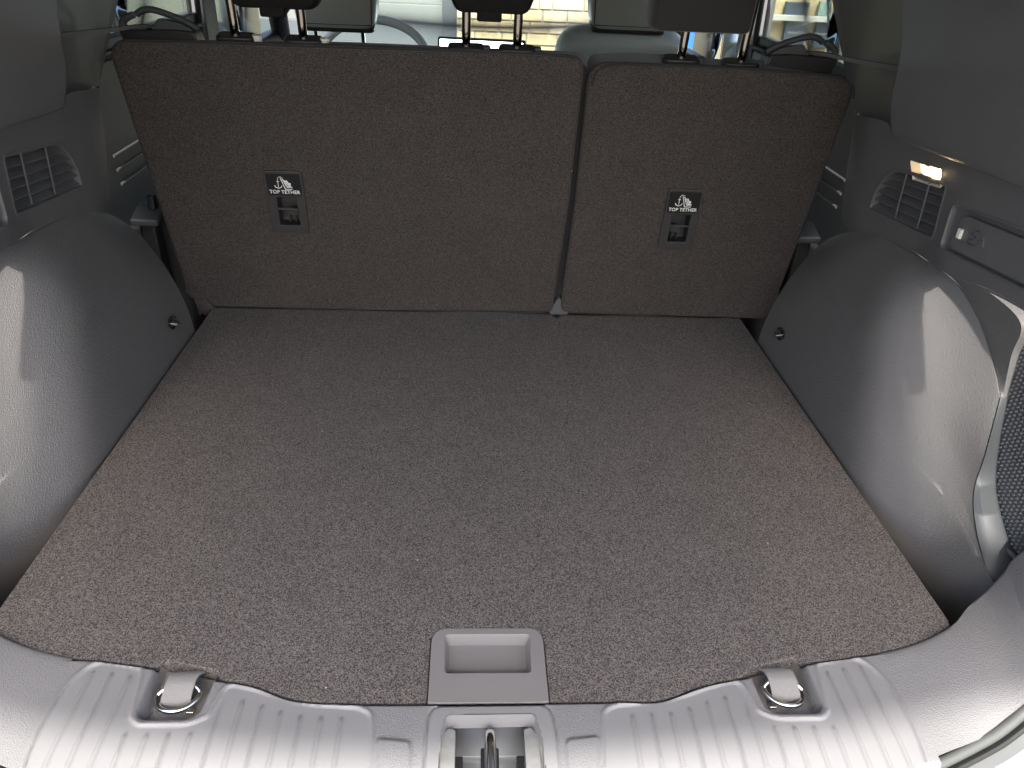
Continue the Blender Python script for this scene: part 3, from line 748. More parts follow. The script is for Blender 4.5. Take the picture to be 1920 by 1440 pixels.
# latch bezel field
bz = sdf_poly(roundp([(-.058, -.9365), (.062, -.9355), (.066, -.965), (.069, -1.15), (-.063, -1.15), (-.060, -.965)], .012, 6))
sb_ = bz(XX, YYg); zz += .0012 * npss(0, .0015, sb_) - .0022 * np.exp(-((sb_ + .0012) / .0011) ** 2)
op = sdf_poly(roundp([(-.0425, -.9475), (.0465, -.947), (.0515, -.972), (.060, -1.15), (-.054, -1.15), (-.0475, -.972)], .005, 5))
so_ = op(XX, YYg)
ylim = -1.001 - .75 * np.clip(.425 - AX, 0, 1)
zz -= .03 * npss(0, .010, ylim - YYg)
# rolled lip towards the load floor, then down under the carpet
dl = YYg - YFg; zz -= .030 * npss(-.0045, .006, dl) * (1 - npss(.0, .004, sp_))
zz -= .022 * npss(.010, .02, dl) * npss(.0, .004, sp_)
corner = sdf_poly([(-.436, -2), (.436, -2), (.443, -.8), (-.443, -.8)])(XX, YYg)
reg = np.zeros(XX.shape, int); reg[sd_pl > -.0002] = 1; reg[(sd_pl > -.0002) & (XX > 0)] = 2; reg[sb_ > -.0002] = 3; reg[so_ > .0] = 9; reg[(corner < .0)] = 9
nr, nc = XX.shape
def region(name, ids, mat, label=None):
    idx = -np.ones(XX.shape, int); vs = []; fs = []
    cr = reg[:-1, :-1]
    for i in range(nr - 1):
        for j in range(nc - 1):
            if cr[i, j] in ids:
                q = []
                for (a, b) in ((i, j), (i, j + 1), (i + 1, j + 1), (i + 1, j)):
                    if idx[a, b] < 0: idx[a, b] = len(vs); vs.append((XX[a, b], YYg[a, b], zz[a, b]))
                    q.append(int(idx[a, b]))
                fs.append(tuple(q))
    mb = MB(); mb.v = vs; mb.f = fs; return obj(name, mb, mat, sill, label=label, ang=80)
region('sill_body', (0,), 'sill'); region('tread_plate', (1,), 'tread'); region('tread_plate', (2,), 'tread')
bezo = region('latch_surround', (3,), 'tread')
# latch recess
rec = MB()
oo = roundp([(-.0425, -.9475), (.0465, -.947), (.0515, -.972), (.060, -1.15), (-.054, -1.15), (-.0475, -.972)], .005, 5)
ii = roundp([(-.0385, -.9505), (.0425, -.950), (.0445, -.972), (.052, -1.13), (-.046, -1.13), (-.0405, -.972)], .005, 5)
n_ = len(oo)
oc = [((p[0] - .002) * 1.07 + .002, p[1] + .0028) for p in oo]
lev = [(oc, .0026), (oo, .0052), (oo, .0), (ii, -.012), (ii, -.034)]
vs = []; 
for P_, z_ in lev: vs += [Vector((p[0], p[1], z_ - 1.9 * max(-(p[1] + .955), 0) ** 2)) for p in P_]
fs = []
for k in range(4):
    for i in range(n_): fs.append((k * n_ + i, k * n_ + (i + 1) % n_, (k + 1) * n_ + (i + 1) % n_, (k + 1) * n_ + i))
rec.add(vs, fs); 
lt = sub_empty('latch_recess', sill, (0, -.98, -.01))
obj('recess_wall', rec, 'tread', lt, ang=30)
obj('recess_floor', MB().grid([[Vector((x, y, z)) for x in (-.047, .053)] for (y, z) in ((-.947, -.0115), (-.950, -.014), (-.974, -.022), (-.9755, -.0235), (-.977, -.030), (-1.14, -.036))]), 'recess', lt, ang=20, solid=.002)
obj('step_edge', MB().tube([(-.04, -.9745, -.0215), (.0445, -.9745, -.0215)], .0013, 8), 'tread', lt)
# striker loop, standing in a black slot
obj('striker_slot', MB().prism(roundp([(-.009, -1.08), (.009, -1.08), (.009, -.958), (-.009, -.958)], .008), Vector((.0015, 0, -.0215)), X, Yv, Z * .0035), 'label', lt, bevel=.001)
P = catmull([(.0015, -.956, -.040), (.0015, -.9575, -.018), (.0015, -.962, -.006), (.0015, -.975, -.001), (.0015, -1.00, -.002), (.0015, -1.05, -.008)], 8)
obj('striker', MB().tube(P, .0056, 16), 'chrome', lt)
obj('striker_boot', MB().tube([(.0015, -.954, -.024), (.0015, -.9545, -.012), (.0015, -.958, -.004)], [.005, .0048, .003], 14), 'recess', lt)
for s_ in (-1, 1):
    cx0 = .0015 + s_ * .0395
    P_ = [(cx0 - s_ * .0055, -.957), (cx0 + s_ * .002, -.955), (cx0 + s_ * .0085, -.963), (cx0 + s_ * .012, -1.10), (cx0 - s_ * .006, -1.10)]
    if s_ < 0: P_ = P_[::-1]
    obj('side_buffer', MB().prism(roundp(P_, .002), Vector((0, 0, -.028)), X, Yv, Z * .024), 'clear', lt, bevel=.002)
    obj('buffer_slot', MB().prism(roundp([(-.004, -.03), (.004, -.03), (.004, .012), (-.004, .012)], .0038), Vector((cx0 - s_ * .009, -.98, -.0245)), X, Yv, Z * .004), 'label', lt, bevel=.0008)

# ---- corner covers of the boot opening (left / right), sweeping up the frame
def corner_cover(s_):
    def m(p): return Vector((s_ * p.x, p.y, p.z)) if s_ > 0 else mx(p)
    inn = [onz(1643, 1217, .004), onz(1715, 1196, .004), onz(1780, 1166, .006), onx(1815, 1140, .575), onx(1850, 1109, .605), onx(1885, 1072, .628), onx(1920, 1033, .645), Vector((.70, -.80, .20)), Vector((.715, -.78, .40)), Vector((.72, -.76, .66)), Vector((.70, -.74, .80))]
    out = [onz(1748, 1428, -.006), onz(1800, 1402, -.004), onz(1860, 1370, .000), onz(1895, 1345, .006), onz(1925, 1320, .014), onz(1965, 1288, .028), onx(2005, 1250, .60), Vector((.70, -.95, .20)), Vector((.74, -.92, .40)), Vector((.75, -.90, .66)), Vector((.74, -.86, .82))]
    for p in inn[:4]:
        if p.x < .57: p.y = min(p.y, yf(p.x)) - .0003
    I = catmull(inn, 6); O_ = catmull(out, 6); rows = []
    for idx, (a, b) in enumerate(zip(I, O_)):
        row = []; w_ = ss(0, 14, idx)
        up = Vector((-.35, 0, .9)).normalized().lerp(Vector((-.9, -.1, .35)).normalized(), ss(18, 34, idx))
        dr = (b - a).normalized()
        row.append(m(a - Vector((0, 0, .03)) - dr * .003)); row.append(m(a - Vector((0, 0, .010)) - dr * .0028))
        for k in range(19):
            t = (k / 18) ** 1.3; q = a.lerp(b, t)
            q0 = Vector((q.x, q.y, .0035 - 1.9 * max(-(q.y + .955), 0) ** 2 - .004 * math.exp(-k * 1.1)))
            q1 = q + up * (.011 * math.sin(PI * min(t * .85 + .15, 1)) ** .7 - .005)
            row.append(m(q0.lerp(q1, w_)))
        rows.append(row)
    return obj('corner_cover', MB().grid(rows), 'sill', sill, ang=60)
corner_cover(1); corner_cover(-1)
# weather seal and painted flange outside the corner covers
for s_, side in ((1, 'right'), (-1, 'left')):
    O_ = catmull([onz(1560, 1478, -.03), onz(1690, 1450, -.012), onz(1748, 1432, -.010), onz(1800, 1408, -.008), onz(1860, 1376, -.003), onz(1895, 1351, .003), onz(1925, 1326, .010), onz(1965, 1296, .024), onx(2010, 1262, .605), Vector((.70, -.97, .18)), Vector((.75, -.94, .40)), Vector((.76, -.92, .66)), Vector((.75, -.88, .82))], 6)
    if s_ < 0: O_ = [mx(p) for p in O_]
    t = thing('weather_seal', 'black rubber door seal curving round the %s lower corner of the boot opening' % side, 'door seal', tuple(O_[12]))
    def offs(d, dz): return [p + Vector((s_ * d * .55, -d, dz)) for p in O_]
    obj('seal_bulb', MB().tube(offs(.0005, -.0045), .0058, 12), 'seal', t)
    obj('seal_lip', MB().tube(offs(.0095, -.007), .0030, 8), 'rubber', t)
    A_ = offs(.002, -.012); B_ = offs(.020, -.011); C_ = offs(.0255, -.017); D_ = offs(.040, -.018); D2_ = offs(.043, -.024); E_ = offs(.075, -.028); F_ = offs(.20, -.09)
    obj('body_flange', MB().grid([A_, B_, C_, D_, D2_, E_, F_]), 'paint', body, ang=40)

# ---- tie-down loops in the pockets
for s_, lab in ((-1, 'grey webbing loop with steel D ring in the left sill pocket'), (1, 'grey webbing loop with steel D ring in the right sill pocket')):
    c = Vector((s_ * .3155, -.915, -.004))
    t = thing('tie_down_loop', lab, 'tie-down', tuple(c), 'sill tie-down loops')
    P = catmull([(c.x - s_ * .002, -.880, -.012), (c.x - s_ * .001, -.893, .0005), (c.x, -.904, .0035), (c.x + s_ * .0005, -.914, .0005), (c.x + s_ * .001, -.921, -.0045), (c.x + s_ * .001, -.924, -.011)], 7)
    obj('strap', MB().ribbon(P, (1, -.02 * s_, .04), .0300, .0022), 'strap', t, bevel=.0005)
    ring = []
    for k in range(40):
        a = 2 * PI * k / 40; x_ = math.cos(a); y_ = math.sin(a)
        ring.append(Vector((c.x + .0215 * x_, -.914 + (.0205 if y_ < 0 else .009) * y_ , -.0045 + (.004 if y_ > 0 else -.0015) * y_ + .002 * x_ * -s_)))
    obj('ring', MB().tube(ring, .0027, 12, closed=True), 'chrome', t)
    obj('ring_clip', MB().box((c.x - s_ * .014, -.927, -.013), (.008, .007, .005)), 'steel', t, bevel=.001)

# ================================================================== side trims
def XT(y, z): 
    f = min(max((y + .24) / .24, 0), 1.3)
    return .60 + .125 * (.46 - z) * (1 - ss(-.40, -.53, y)) + .08 * f * f
def XC(y, z): return .606 + .072 * min(max((y + .34) / .33, 0), 1.2) - .05 * (z - .44)
def XD(y, z): return .570 - .045 * (z - .46)
def on_surf(px, py, F):
    x = .6
    for _ in range(25):
        p = onx(px, py, x); x = F(p.y, p.z)
    return onx(px, py, x)
def side(s_, side_name):
    def m(p): return Vector((s_ * p[0], p[1], p[2]))
    t = thing('side_trim', 'moulded %s boot side trim with wheel arch bulge and air vent%s' % (side_name, ' and lit lamp' if s_ > 0 else ', no lamp'), 'side trim', (s_ * .62, -.4, 0))
    # ---- wheel arch panel: Coons patch
    NB, NV = 80, 56
    def F(y, z):
        yb = -.578 + .54 * max(z, -.05); w = .026; a = (yb - y) / w
        sp = w * (math.log1p(math.exp(a)) if a < 30 else a)
        return .5515 + .04 * z + .095 * math.tanh(1.0 * sp / .095) - .026 * ss(.13, -.06, z) * ss(-.58, -.74, y)
    seam = [on_surf(1592, 433, XT), on_surf(1640, 440, XT), onx(1700, 465, .626), onx(1752, 499, .632), onx(1792, 531, .641), onx(1830, 592, .650), onx(1857, 665, .656), onx(1874, 745, .658)]
    front = [Vector((.5505, -.085, -.16)), onx(1420, 642, .553), onx(1440, 590, .560), onx(1472, 535, .575), onx(1513, 482, .612), onx(1550, 450, .66), seam[0]]
    rp = [on_surf(px, py, F) for px, py in ((1862, 1118), (1853, 1085), (1830, 1000), (1824, 925), (1846, 850))]
    rb = Vector((0, rp[0].y - .005, -.16)); rb.x = F(rb.y, rb.z)
    rear = [rb] + rp + [seam[-1]]
    bot = [Vector((F(y, -.16), y, -.16)) for y in (-.085, -.3, -.5, -.6, -.7)] + [rb]
    front[0] = bot[0].copy()
    T_ = resample(catmull(seam, 10), NB); Bt = resample(catmull(bot, 8), NB); L_ = resample(catmull(front, 8), NV); R_ = resample(catmull(rear, 8), NV)
    rows = []
    tr = [p.x - F(p.y, p.z) for p in T_]; lr = [p.x - F(p.y, p.z) for p in L_]; rr2 = [p.x - F(p.y, p.z) for p in R_]
    for j in range(NV):
        v = j / (NV - 1); row = []
        for i in range(NB):
            u = i / (NB - 1)
            q = Bt[i] * (1 - v) + T_[i] * v + L_[j] * (1 - u) + R_[j] * u - (Bt[0] * (1 - u) * (1 - v) + Bt[-1] * u * (1 - v) + T_[0] * (1 - u) * v + T_[-1] * u * v)
            a = v ** 4; b_ = (1 - u) ** 6; c_ = u ** 6
            q.x = F(q.y, q.z) + tr[i] * a + (lr[j] - tr[0] * a) * b_ + (rr2[j] - tr[-1] * a) * c_
            row.append(m(q))
        rows.append(row)
    # return edge tucked in at the seam: a fine shut line
    arch = obj('wheel_arch_panel', MB().grid(rows), 'trim', t, ang=80)
    tuck = [m(p + Vector((.006, 0, -.003))) for p in T_]; tuck2 = [m(p + Vector((.02, 0, -.01))) for p in T_]
    obj('arch_return', MB().grid([[m(p) for p in T_], tuck, tuck2]), 'trim', arch, ang=80)
    # ---- upper trim, with openings cut for vent, lamp and pocket
    vent = [(-.456, .343), (-.395, .334), (-.335, .3285), (-.257, .322), (-.262, .345), (-.280, .372), (-.307, .396), (-.345, .402), (-.40, .409), (-.456, .416)]
    vent = roundp(vent, [.008, 0, 0, .004, .01, .01, .012, 0, 0, .006], 4)
    lampp = [on_surf(1706, 299, XT), on_surf(1765, 318, XT), on_surf(1762, 353, XT), on_surf(1711, 337, XT)]
    lamp = roundp([(p.y, p.z) for p in lampp], .002, 3)
    pk = roundp([(-.487, .338), (-.487, .402), (-.74, .422), (-.76, .362)], [.012, .014, .01, .01], 5)
    pk = roundp([(-.487, .340), (-.692, .359), (-.682, .419), (-.487, .402)], [.013, .01, .01, .013], 5)
    topc = catmull([on_surf(1597, 208, XT), on_surf(1640, 222, XT), on_surf(1678, 250, XT), on_surf(1760, 279, XT), on_surf(1920, 332, XT), Vector((XT(-.95, .49), -.95, .492))], 10)
    botc = catmull([on_surf(1592, 433, XT), on_surf(1640, 440, XT), on_surf(1700, 465, XT), on_surf(1742, 491, XT), on_surf(1800, 520, XT), on_surf(1920, 577, XT), Vector((XT(-.95, .34), -.95, .345))], 10)
    ty = np.array([p.y for p in topc])[::-1]; tz = np.array([p.z for p in topc])[::-1]; by = np.array([p.y for p in botc])[::-1]; bz_ = np.array([p.z for p in botc])[::-1]
    ys = np.arange(-.70, .005, .0035); NZ = 62; rows = []
    for k in range(NZ):
        r = []
        for y in ys:
            z1 = float(np.interp(y, ty, tz)); z0 = float(np.interp(y, by, bz_)); z = z0 + (z1 - z0) * k / (NZ - 1)
            r.append(Vector((XT(y, z), y, z)))
        rows.append(r)
    mb = MB(); nc_ = len(ys); vs = [p for r in rows for p in r]; fs = []
    for k in range(NZ - 1):
        for j in range(nc_ - 1):
            c = (rows[k][j] + rows[k + 1][j + 1]) / 2
            if inpoly(c.y, c.z, vent) or (s_ > 0 and (inpoly(c.y, c.z, lamp) or inpoly(c.y, c.z, pk))) or (s_ < 0 and inpoly(c.y, c.z, pk)): continue
            fs.append((k * nc_ + j, k * nc_ + j + 1, (k + 1) * nc_ + j + 1, (k + 1) * nc_ + j))
    mb.add([m(p) for p in vs], fs)
    up = obj('upper_panel', mb, 'trim_up', t, ang=70)
    def frame_strip(P, w_in, w_out, proud, depth, name, mat, parent):
        # bead following an opening: outer lip -> crest -> inner wall
        n = len(P); c = (sum(p[0] for p in P) / n, sum(p[1] for p in P) / n); loops = []
        # edge normals
        def off(P, d):
            out = []
            for i in range(len(P)):
                a = Vector(P[i - 1]); b = Vector(P[(i + 1) % len(P)]); tg = (b - a).normalized(); nn = Vector((tg.y, -tg.x))
                if inpoly(P[i][0] + nn.x * 1e-4, P[i][1] + nn.y * 1e-4, P): nn = -nn
                out.append((P[i][0] + nn.x * d, P[i][1] + nn.y * d))
            return out
        spec = [(w_out, .0004), (w_out * .5, -proud), (0, -proud), (-w_in, .001), (-w_in, depth)]
        for d, dx in spec: loops.append([m((XT(*q) + dx, q[0], q[1])) for q in off(P, d)])
        mb = MB(); vs = [p for L in loops for p in L]; fs = []
        for k in range(len(loops) - 1):
            for i in range(n): fs.append((k * n + i, k * n + (i + 1) % n, (k + 1) * n + (i + 1) % n, (k + 1) * n + i))
        mb.add(vs, fs); return obj(name, mb, mat, parent, ang=50)
    # vent
    ve = sub_empty('air_vent', t, m((.61, -.36, .365)))
    frame_strip(vent, .0012, .0045, .0009, .016, 'vent_surround', 'trim_up', ve)
    obj('vent_back', MB().add([m((XT(p[0], p[1]) + .016, p[0], p[1])) for p in vent], [tuple(range(len(vent)))]), 'darker', ve)
    def zr(y, z0, z1): return z0
    def lvl(y, k):      # k-th slat height at y, following the lower edge of the vent
        base = np.interp(y, [-.46, -.395, -.335, -.263], [.3435, .334, .3285, .322]); return float(base) + .004 + k * .0138
    for k in range(6):
        ya = -.450; pts_ = []
        yy = -.455
        run = []
        while yy <= -.258:
            z = lvl(yy, k)
            if inpoly(yy, z, vent): run.append((yy, z))
            yy += .004
        if len(run) < 4: continue
        A_ = []; Bq = []
        rows_ = [[], [], [], []]
        for (y_, z_) in run:
            x_ = XT(y_, z_) + .0015
            rows_[0].append(m((x_, y_, z_ - .0006))); rows_[1].append(m((x_ + .0105, y_, z_ + .0082))); rows_[2].append(m((x_ + .0115, y_, z_ + .0062))); rows_[3].append(m((x_ + .001, y_, z_ - .0022)))
        rows_.append(rows_[0])
        obj('slat', MB().grid(rows_), 'trim_up', ve, ang=30)
    for (yt, zt, yb, zb) in ((-.412, .411, -.402, .337), (-.348, .403, -.337, .331)):
        if s_ > 0: pass
        obj('mullion', MB().tube([m((XT(yt, zt) + .001, yt, zt - .001)), m((XT(yb, zb) + .001, yb, zb + .002))], .0015, 8), 'slat', ve)
    # pocket with lid
    po = sub_empty('accessory_cover', t, m((.61, -.56, .38)))
    frame_strip(pk, .0022, .003, .0016, .0065, 'cover_surround', 'trim_up', po)
    obj('cover_back', MB().add([m((XT(p[0], p[1]) + .006, p[0], p[1])) for p in pk], [tuple(range(len(pk)))]), 'trim_up', po)
    lid = roundp([(-.508, .349), (-.682, .364), (-.674, .409), (-.515, .396)], [.012, .01, .01, .014], 6)
    # lid as raised plate along the trim surface
    n = len(lid); vs = [m((XT(*q) + .0058, q[0], q[1])) for q in lid] + [m((XT(*q) - .0005, q[0], q[1])) for q in lid]
    obj('cover_lid', MB().add(vs, [tuple(range(n, 2 * n))] + [(i, (i + 1) % n, n + (i + 1) % n, n + i) for i in range(n)]), 'trim_up', po, bevel=.0018)
    if s_ > 0:
        c = on_surf(1802, 438, XT); obj('clip', MB().box(m((c.x - .001, c.y, c.z)), (.006, .0072, .0125)), 'cream', po, bevel=.001)
        # embossed seat pictogram on the lid
        mb = MB()
        def st(pts_): mb.tube([m((on_surf(px, py, XT).x - .0008, on_surf(px, py, XT).y, on_surf(px, py, XT).z)) for px, py in pts_], .0011, 6)
        st([(1838, 440), (1842, 437), (1844, 445), (1836, 456), (1826, 462), (1814, 456), (1817, 448), (1826, 452), (1831, 446), (1824, 441), (1824, 436), (1832, 433), (1838, 436)])
        st([(1846, 446), (1845, 456), (1841, 462)]); st([(1838, 450), (1846, 453)]); st([(1845, 452), (1844, 464)])
        obj('symbol', mb, 'slat', po)
        # lamp, lit
        lm = sub_empty('boot_lamp', t, m((.605, -.40, .418)), label='small boot lamp glowing warm amber white')
        def lp(fx, fy, dx):
            a = lampp[0].lerp(lampp[1], fx); b = lampp[3].lerp(lampp[2], fx); q = a.lerp(b, fy); return m((q.x + dx, q.y, q.z))
        wm = plastic('lamp_housing', (.75, .66, .52), .3, 500, 0)
        mb = MB()
        fr0 = [lp(0, 0, 0), lp(1, 0, 0), lp(1, 1, 0), lp(0, 1, 0)]; fr1 = [lp(.14, .10, .009), lp(.98, .06, .009), lp(.98, .78, .009), lp(.16, .74, .009)]
        mb.add(fr0 + fr1, [(i, (i + 1) % 4, 4 + (i + 1) % 4, 4 + i) for i in range(4)])
        obj('lamp_housing', mb, wm, lm)
        mm2 = bpy.data.materials.new('lamp_glow'); mm2.use_nodes = True; n2 = mm2.node_tree.nodes; l2 = mm2.node_tree.links
        b2 = n2['Principled BSDF']; b2.inputs['Base Color'].default_value = (.9, .8, .6, 1); b2.inputs['Roughness'].default_value = .2
        tc = n2.new('ShaderNodeTexCoord'); vv = n2.new('ShaderNodeTexVoronoi'); vv.inputs['Scale'].default_value = 420; l2.new(tc.outputs['Object'], vv.inputs['Vector'])
        mr = n2.new('ShaderNodeMapRange'); mr.inputs[1].default_value = 0; mr.inputs[2].default_value = .8; mr.inputs[3].default_value = .9; mr.inputs[4].default_value = .25
        l2.new(vv.outputs['Distance'], mr.inputs[0]); b2.inputs['Emission Color'].default_value = (1, .78, .42, 1); l2.new(mr.outputs[0], b2.inputs['Emission Strength'])
        mb = MB(); mb.grid([[lp(.14 + .84 * i / 8, .08 + .70 * j / 5, .0088 - .002 * math.sin(PI * i / 8)) for i in range(9)] for j in range(6)])
        obj('lens', mb, mm2, lm)
        bulb = MB(); cc = lp(.80, .36, .0045); bulb.tube([cc + Vector((0, -.009, .001)), cc + Vector((0, -.004, 0.0005)), cc, cc + Vector((0, .005, -.001)), cc + Vector((0, .010, -.0015))], [.002, .0055, .0065, .0055, .002], 14)
        obj('bulb', bulb, emit('bulb_glow', (1, .72, .36), 14), lm)
    # underside of the upper panel and the recess wall behind
    under = []
    ysu = [p for p in botc if -.70 < p.y < -.30]
    r0 = [m(p) for p in ysu]; r1 = [m(p + Vector((.002, 0, -.004))) for p in ysu]; r2 = [m(p + Vector((.012 if p.y < -.5 else .030, 0, -.006))) for p in ysu]
    obj('upper_panel_return', MB().grid([r0, r1, r2]), 'trim_up', up, ang=60)
    C1 = [seam[3], seam[4], seam[5], seam[6], seam[7]]
    C2 = [onx(1792, 512, .628), onx(1860, 552, .642), onx(1914, 607, .652), onx(1896, 668, .658), onx(1879, 748, .6625)]
    C0 = [p + Vector((.0025, 0, 0)) for p in C1]; C3 = [p + Vector((.016, .003, 0)) for p in C2]
    obj('recess_panel', MB().grid([[m(p) for p in catmull(c, 8)] for c in (C0, C2, C3)]), 'trim', t, ang=60)
    D1 = [seam[7]] + rp[::-1] + [rb]
    D2 = [seam[7] + Vector((.005, -.002, 0)), onx(1850, 853, rp[4].x + .006), onx(1838, 925, rp[3].x + .006), onx(1852, 1000, rp[2].x + .010), onx(1876, 1085, rp[1].x + .012), onx(1886, 1118, rp[0].x + .012), rb + Vector((.012, -.02, 0))]
    D0 = [p + Vector((.0015, 0, 0)) for p in D1]; D3 = [p + Vector((.03, .01, 0)) for p in D2]
    obj('edge_strip', MB().grid([[m(p) for p in catmull(c, 8)] for c in (D0, D2, D3)]), 'recess', t, ang=60)
    obj('recess_back', MB().add([m((.735, -.35, .40)), m((.735, -1.05, .40)), m((.735, -1.05, -.06)), m((.735, -.35, -.06))], [(0, 1, 2, 3)]), 'recess', t)
    # side pocket with studded carpet
    O2 = [on_surf(px, py, lambda y, z: .672) for px, py in ((1935, 560), (1900, 636), (1882, 700), (1866, 765), (1838, 860), (1830, 910), (1833, 960), (1850, 990), (1935, 1075))]
    O2 = catmull([Vector((.672, p.y, p.z)) for p in O2], 6)
    pocket = sub_empty('side_pocket', t, m((.66, -.80, .15)))
    obj('pocket_rim', MB().tube([m(p) for p in O2], .0022, 8), 'trim_up', pocket)
    pp = [(p.y, p.z) for p in O2] + [(-.96, -.02), (-.96, .34)]
    obj('pocket_face', MB().prism([(a, b) for a, b in pp], m((.6715, 0, 0)), Yv, Z, Vector((s_ * .01, 0, 0))), 'recess', pocket)
    mb = MB(); rng = random.Random(2); st_ = .0062
    k = 0
    yy = -.95
    while yy < -.5:
        z_ = -.04
        while z_ < .36:
            if inpoly(yy, z_, pp) and inpoly(yy + .004, z_, pp) and inpoly(yy - .003, z_ - .004, pp):
                c = m((.6705, yy, z_)); r = .0028
                vs = [c + Vector((0, r * math.cos(a), r * math.sin(a))) for a in (0, PI / 2, PI, 1.5 * PI)] + [c + Vector((-s_ * .0020, 0, 0))]
                mb.add([v + Vector((s_ * .001, 0, 0)) for v in vs[:4]] + [vs[4]], [(0, 1, 4), (1, 2, 4), (2, 3, 4), (3, 0, 4)])
            z_ += st_
        yy += .0074; k += 1
    obj('studs', mb, 'trim_up', pocket, kind='stuff', smooth=True)
    # ribbed lower grille next to the pocket
    gr = sub_empty('lower_grille', t, m((.64, -.82, .06)))
    Pg = [onx(px, py, .664) for px, py in ((1851, 992), (1930, 1068), (1930, 1120), (1870, 1086))]
    obj('grille_back', MB().prism([(p.y, p.z) for p in Pg], m((.668, 0, 0)), Yv, Z, Vector((s_ * .004, 0, 0))), 'recess', gr)
    obj('grille_edge', MB().tube([m(onx(px, py, .661)) for px, py in ((1850, 990), (1858, 1040), (1872, 1090))], .0016, 8), 'cream', gr)
    for k in range(5):
        a = onx(1853 + k * 4, 998 + k * 20, .664); b = onx(1930, 1078 + k * 20 - 8, .664)
        obj('rib', MB().tube([m(a), m(b)], .003, 8), 'trim_up', gr)
    # ---- C-pillar panel
    fc = [on_surf(1556, -30, XC), on_surf(1560, 0, XC), on_surf(1571, 60, XC), on_surf(1582, 120, XC), on_surf(1597, 207, XC)]
    fy = np.array([p.y for p in fc]); fz = np.array([p.z for p in fc])
    rows = []
    for z in np.linspace(.425, .79, 24):
        y0 = float(np.interp(z, fz[::-1], fy[::-1])); y0 += max(z - fz[0], 0) * .35
        r = [Vector((XC(y0, z) + .03, y0 + .012, z)), Vector((XC(y0, z) + .006, y0 + .006, z))]
        for k in range(20):
            y = y0 + (-.40 - y0) * k / 19; dx = .006 * math.exp(-((y + .17) / .05) ** 2) * math.exp(-((z - .50) / .03) ** 2)
            r.append(Vector((XC(y, z) + dx, y, z)))
        rows.append([m(p) for p in r])
    obj('rear_pillar_cover', MB().grid(rows), 'trim_up', t, ang=60)
    # ---- D-pillar panel, proud of the others
    fd = [(.452, -.345), (.462, -.338), (.50, -.325), (.55, -.325), (.60, -.31), (.66, -.27), (.79, -.17)]
    zt_ = [.466, .47, .48, .51, .55, .60, .66, .72, .79]
    rows = []
    edgez = lambda y: float(np.interp(y, [-.95, -.60, -.35], [.488 + .0, .468, .456]))
    NY = 40
    for k in range(15):
        r = []
        for j in range(NY):
            tt = j / (NY - 1)
            z_t = .80; 
            yb = -.345 + (-.645 + .345) * tt; zb = edgez(yb) ; z = zb + (z_t - zb) * (k / 14) ** 1.2
            yfront = float(np.interp(z, [.45, .465, .50, .55, .60, .66, .79], [-.350, -.338, -.322, -.318, -.300, -.262, -.165]))
            yrear = float(np.interp(z, [.45, .80], [-.675, -.50])); y = yfront + (yrear - yfront) * tt
            bulge = -.004 * math.exp(-((z - .50) / .03) ** 2)
            r.append(Vector((XD(y, z) + .0 + bulge, y, z)))
        rows.append(r)
    # rounded front and lower returns
    full = []
    for k, r in enumerate(rows):
        a = r[0]; full.append([a + Vector((.055, -.002, .004)), a + Vector((.012, .006, 0)), a + Vector((.003, .003, 0))] + r)
    low = [p + Vector((.004, 0, -.004)) for p in full[0]]; low2 = [p + Vector((.045, 0, -.004)) for p in full[0]]
    full = [low2, low] + full
    obj('tailgate_pillar_cover', MB().grid([[m(p) for p in r] for r in full]), 'trim_up', t, ang=50)
    # ---- lashing hook on the arch panel
    hk = on_surf(1466, 626, lambda y, z: .556)
    lh = sub_empty('lashing_hook', t, m(hk))
    dish = MB(); rr_ = []
    for k in range(24):
        a = 2 * PI * k / 24; rr_.append((math.cos(a), math.sin(a)))
    L0 = [m(hk + Vector((-.0035, .021 * a + .001, .017 * b + .001))) for a, b in rr_]; L1 = [m(hk + Vector((-.0045, .015 * a, .012 * b))) for a, b in rr_]; L2 = [m(hk + Vector((.001, .011 * a, .009 * b))) for a, b in rr_]
    n = 24; vs = L0 + L1 + L2; fs = []
    for k in range(2):
        for i in range(n): fs.append((k * n + i, k * n + (i + 1) % n, (k + 1) * n + (i + 1) % n, (k + 1) * n + i))
    fs.append(tuple(range(2 * n, 3 * n)))
    obj('hook_dish', MB().add(vs[n:], [tuple(i - n for i in f) for f in fs[n:]]), 'label', lh, ang=40)
    obj('hook', MB().tube(catmull([m(hk + Vector((0, -.010, .003))), m(hk + Vector((-.011, -.006, -.001))), m(hk + Vector((-.013, .0, -.003))), m(hk + Vector((-.010, .006, -.001))), m(hk + Vector((0, .010, .003)))], 6), .0024, 10), 'steel', lh)
    return t
side(1, 'right'); side(-1, 'left')

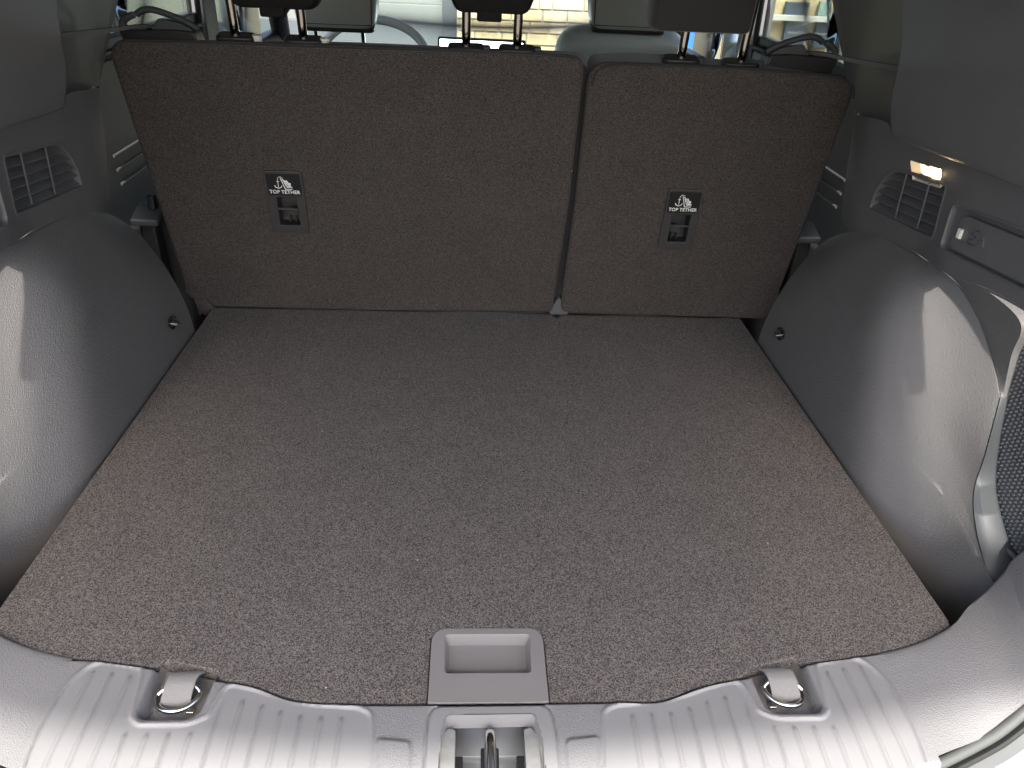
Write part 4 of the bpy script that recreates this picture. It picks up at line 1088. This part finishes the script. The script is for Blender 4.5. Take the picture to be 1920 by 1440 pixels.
# ================================================================== rear doors' inner trim
for s_, nm in ((-1, 'left'), (1, 'right')):
    t = thing('rear_door', 'grey %s rear door trim with three raised ridges beside the seat back' % nm, 'car door', (s_ * .79, .4, -.3))
    ztop = .425
    obj('door_trim', MB().box((s_ * .80, .42, .04), (.06, 1.0, ztop * 2 - .08)), 'trim', t, bevel=.012)
    obj('window_seal', MB().box((s_ * .792, .42, ztop + .004), (.05, 1.0, .010)), 'rubber', t, bevel=.002)
    obj('window_rail', MB().box((s_ * .80, .42, ztop + .022), (.04, 1.0, .022)), 'recess', t, bevel=.004)
    for (a, b) in (((212, 293), (262, 285)), ((219, 319), (268, 308)), ((227, 345), (276, 333))):
        p = onx(*a, -.768); q = onx(*b, -.768); d = (q - p).normalized()
        P = [Vector((s_ * .7675, *(v.yz))) for v in (p - d * (.0 if s_ < 0 else .05), q + d * .16)]
        P[0].z = P[1].z = (P[0].z + P[1].z) / 2 if False else P[0].z; P[1].z = P[0].z
        obj('ridge', MB().tube(P, .0032, 8), 'trim_up', t)
    obj('armrest', MB().box((s_ * .73, .42, .07), (.10, .6, .05)), 'darker', t, bevel=.015)
# seat belt buckles glimpsed beside the left bolster
for s_, nm in ((-1, 'left'), (1, 'right')):
    p = onx(278, 402, -.64); p = Vector((s_ * abs(p.x), p.y, p.z))
    t = thing('seat_latch_cover', 'dark plastic latch cover in the gap beside the %s end of the rear seat' % nm, 'latch', tuple(p))
    obj('cap', MB().box(p, (.05, .06, .016), Matrix.Rotation(.3, 3, 'X')), 'recess', t, bevel=.005)
    obj('catch', MB().box(p + Vector((-s_ * .012, .0, .025)), (.014, .02, .028)), 'dark', t, bevel=.004)
    obj('stem', MB().box(p + Vector((s_ * .005, .01, -.10)), (.03, .03, .19)), 'dark', t, bevel=.006)
    # side bolster of the bench
    o = obj('seat_bolster', MB().box((s_ * .625, .10, -.02), (.09, .13, .44)), 'dark', bevel=.03)
    tag(o, 'black side bolster in the gap between the rear seat and the %s wheel arch' % nm, 'seat bolster')
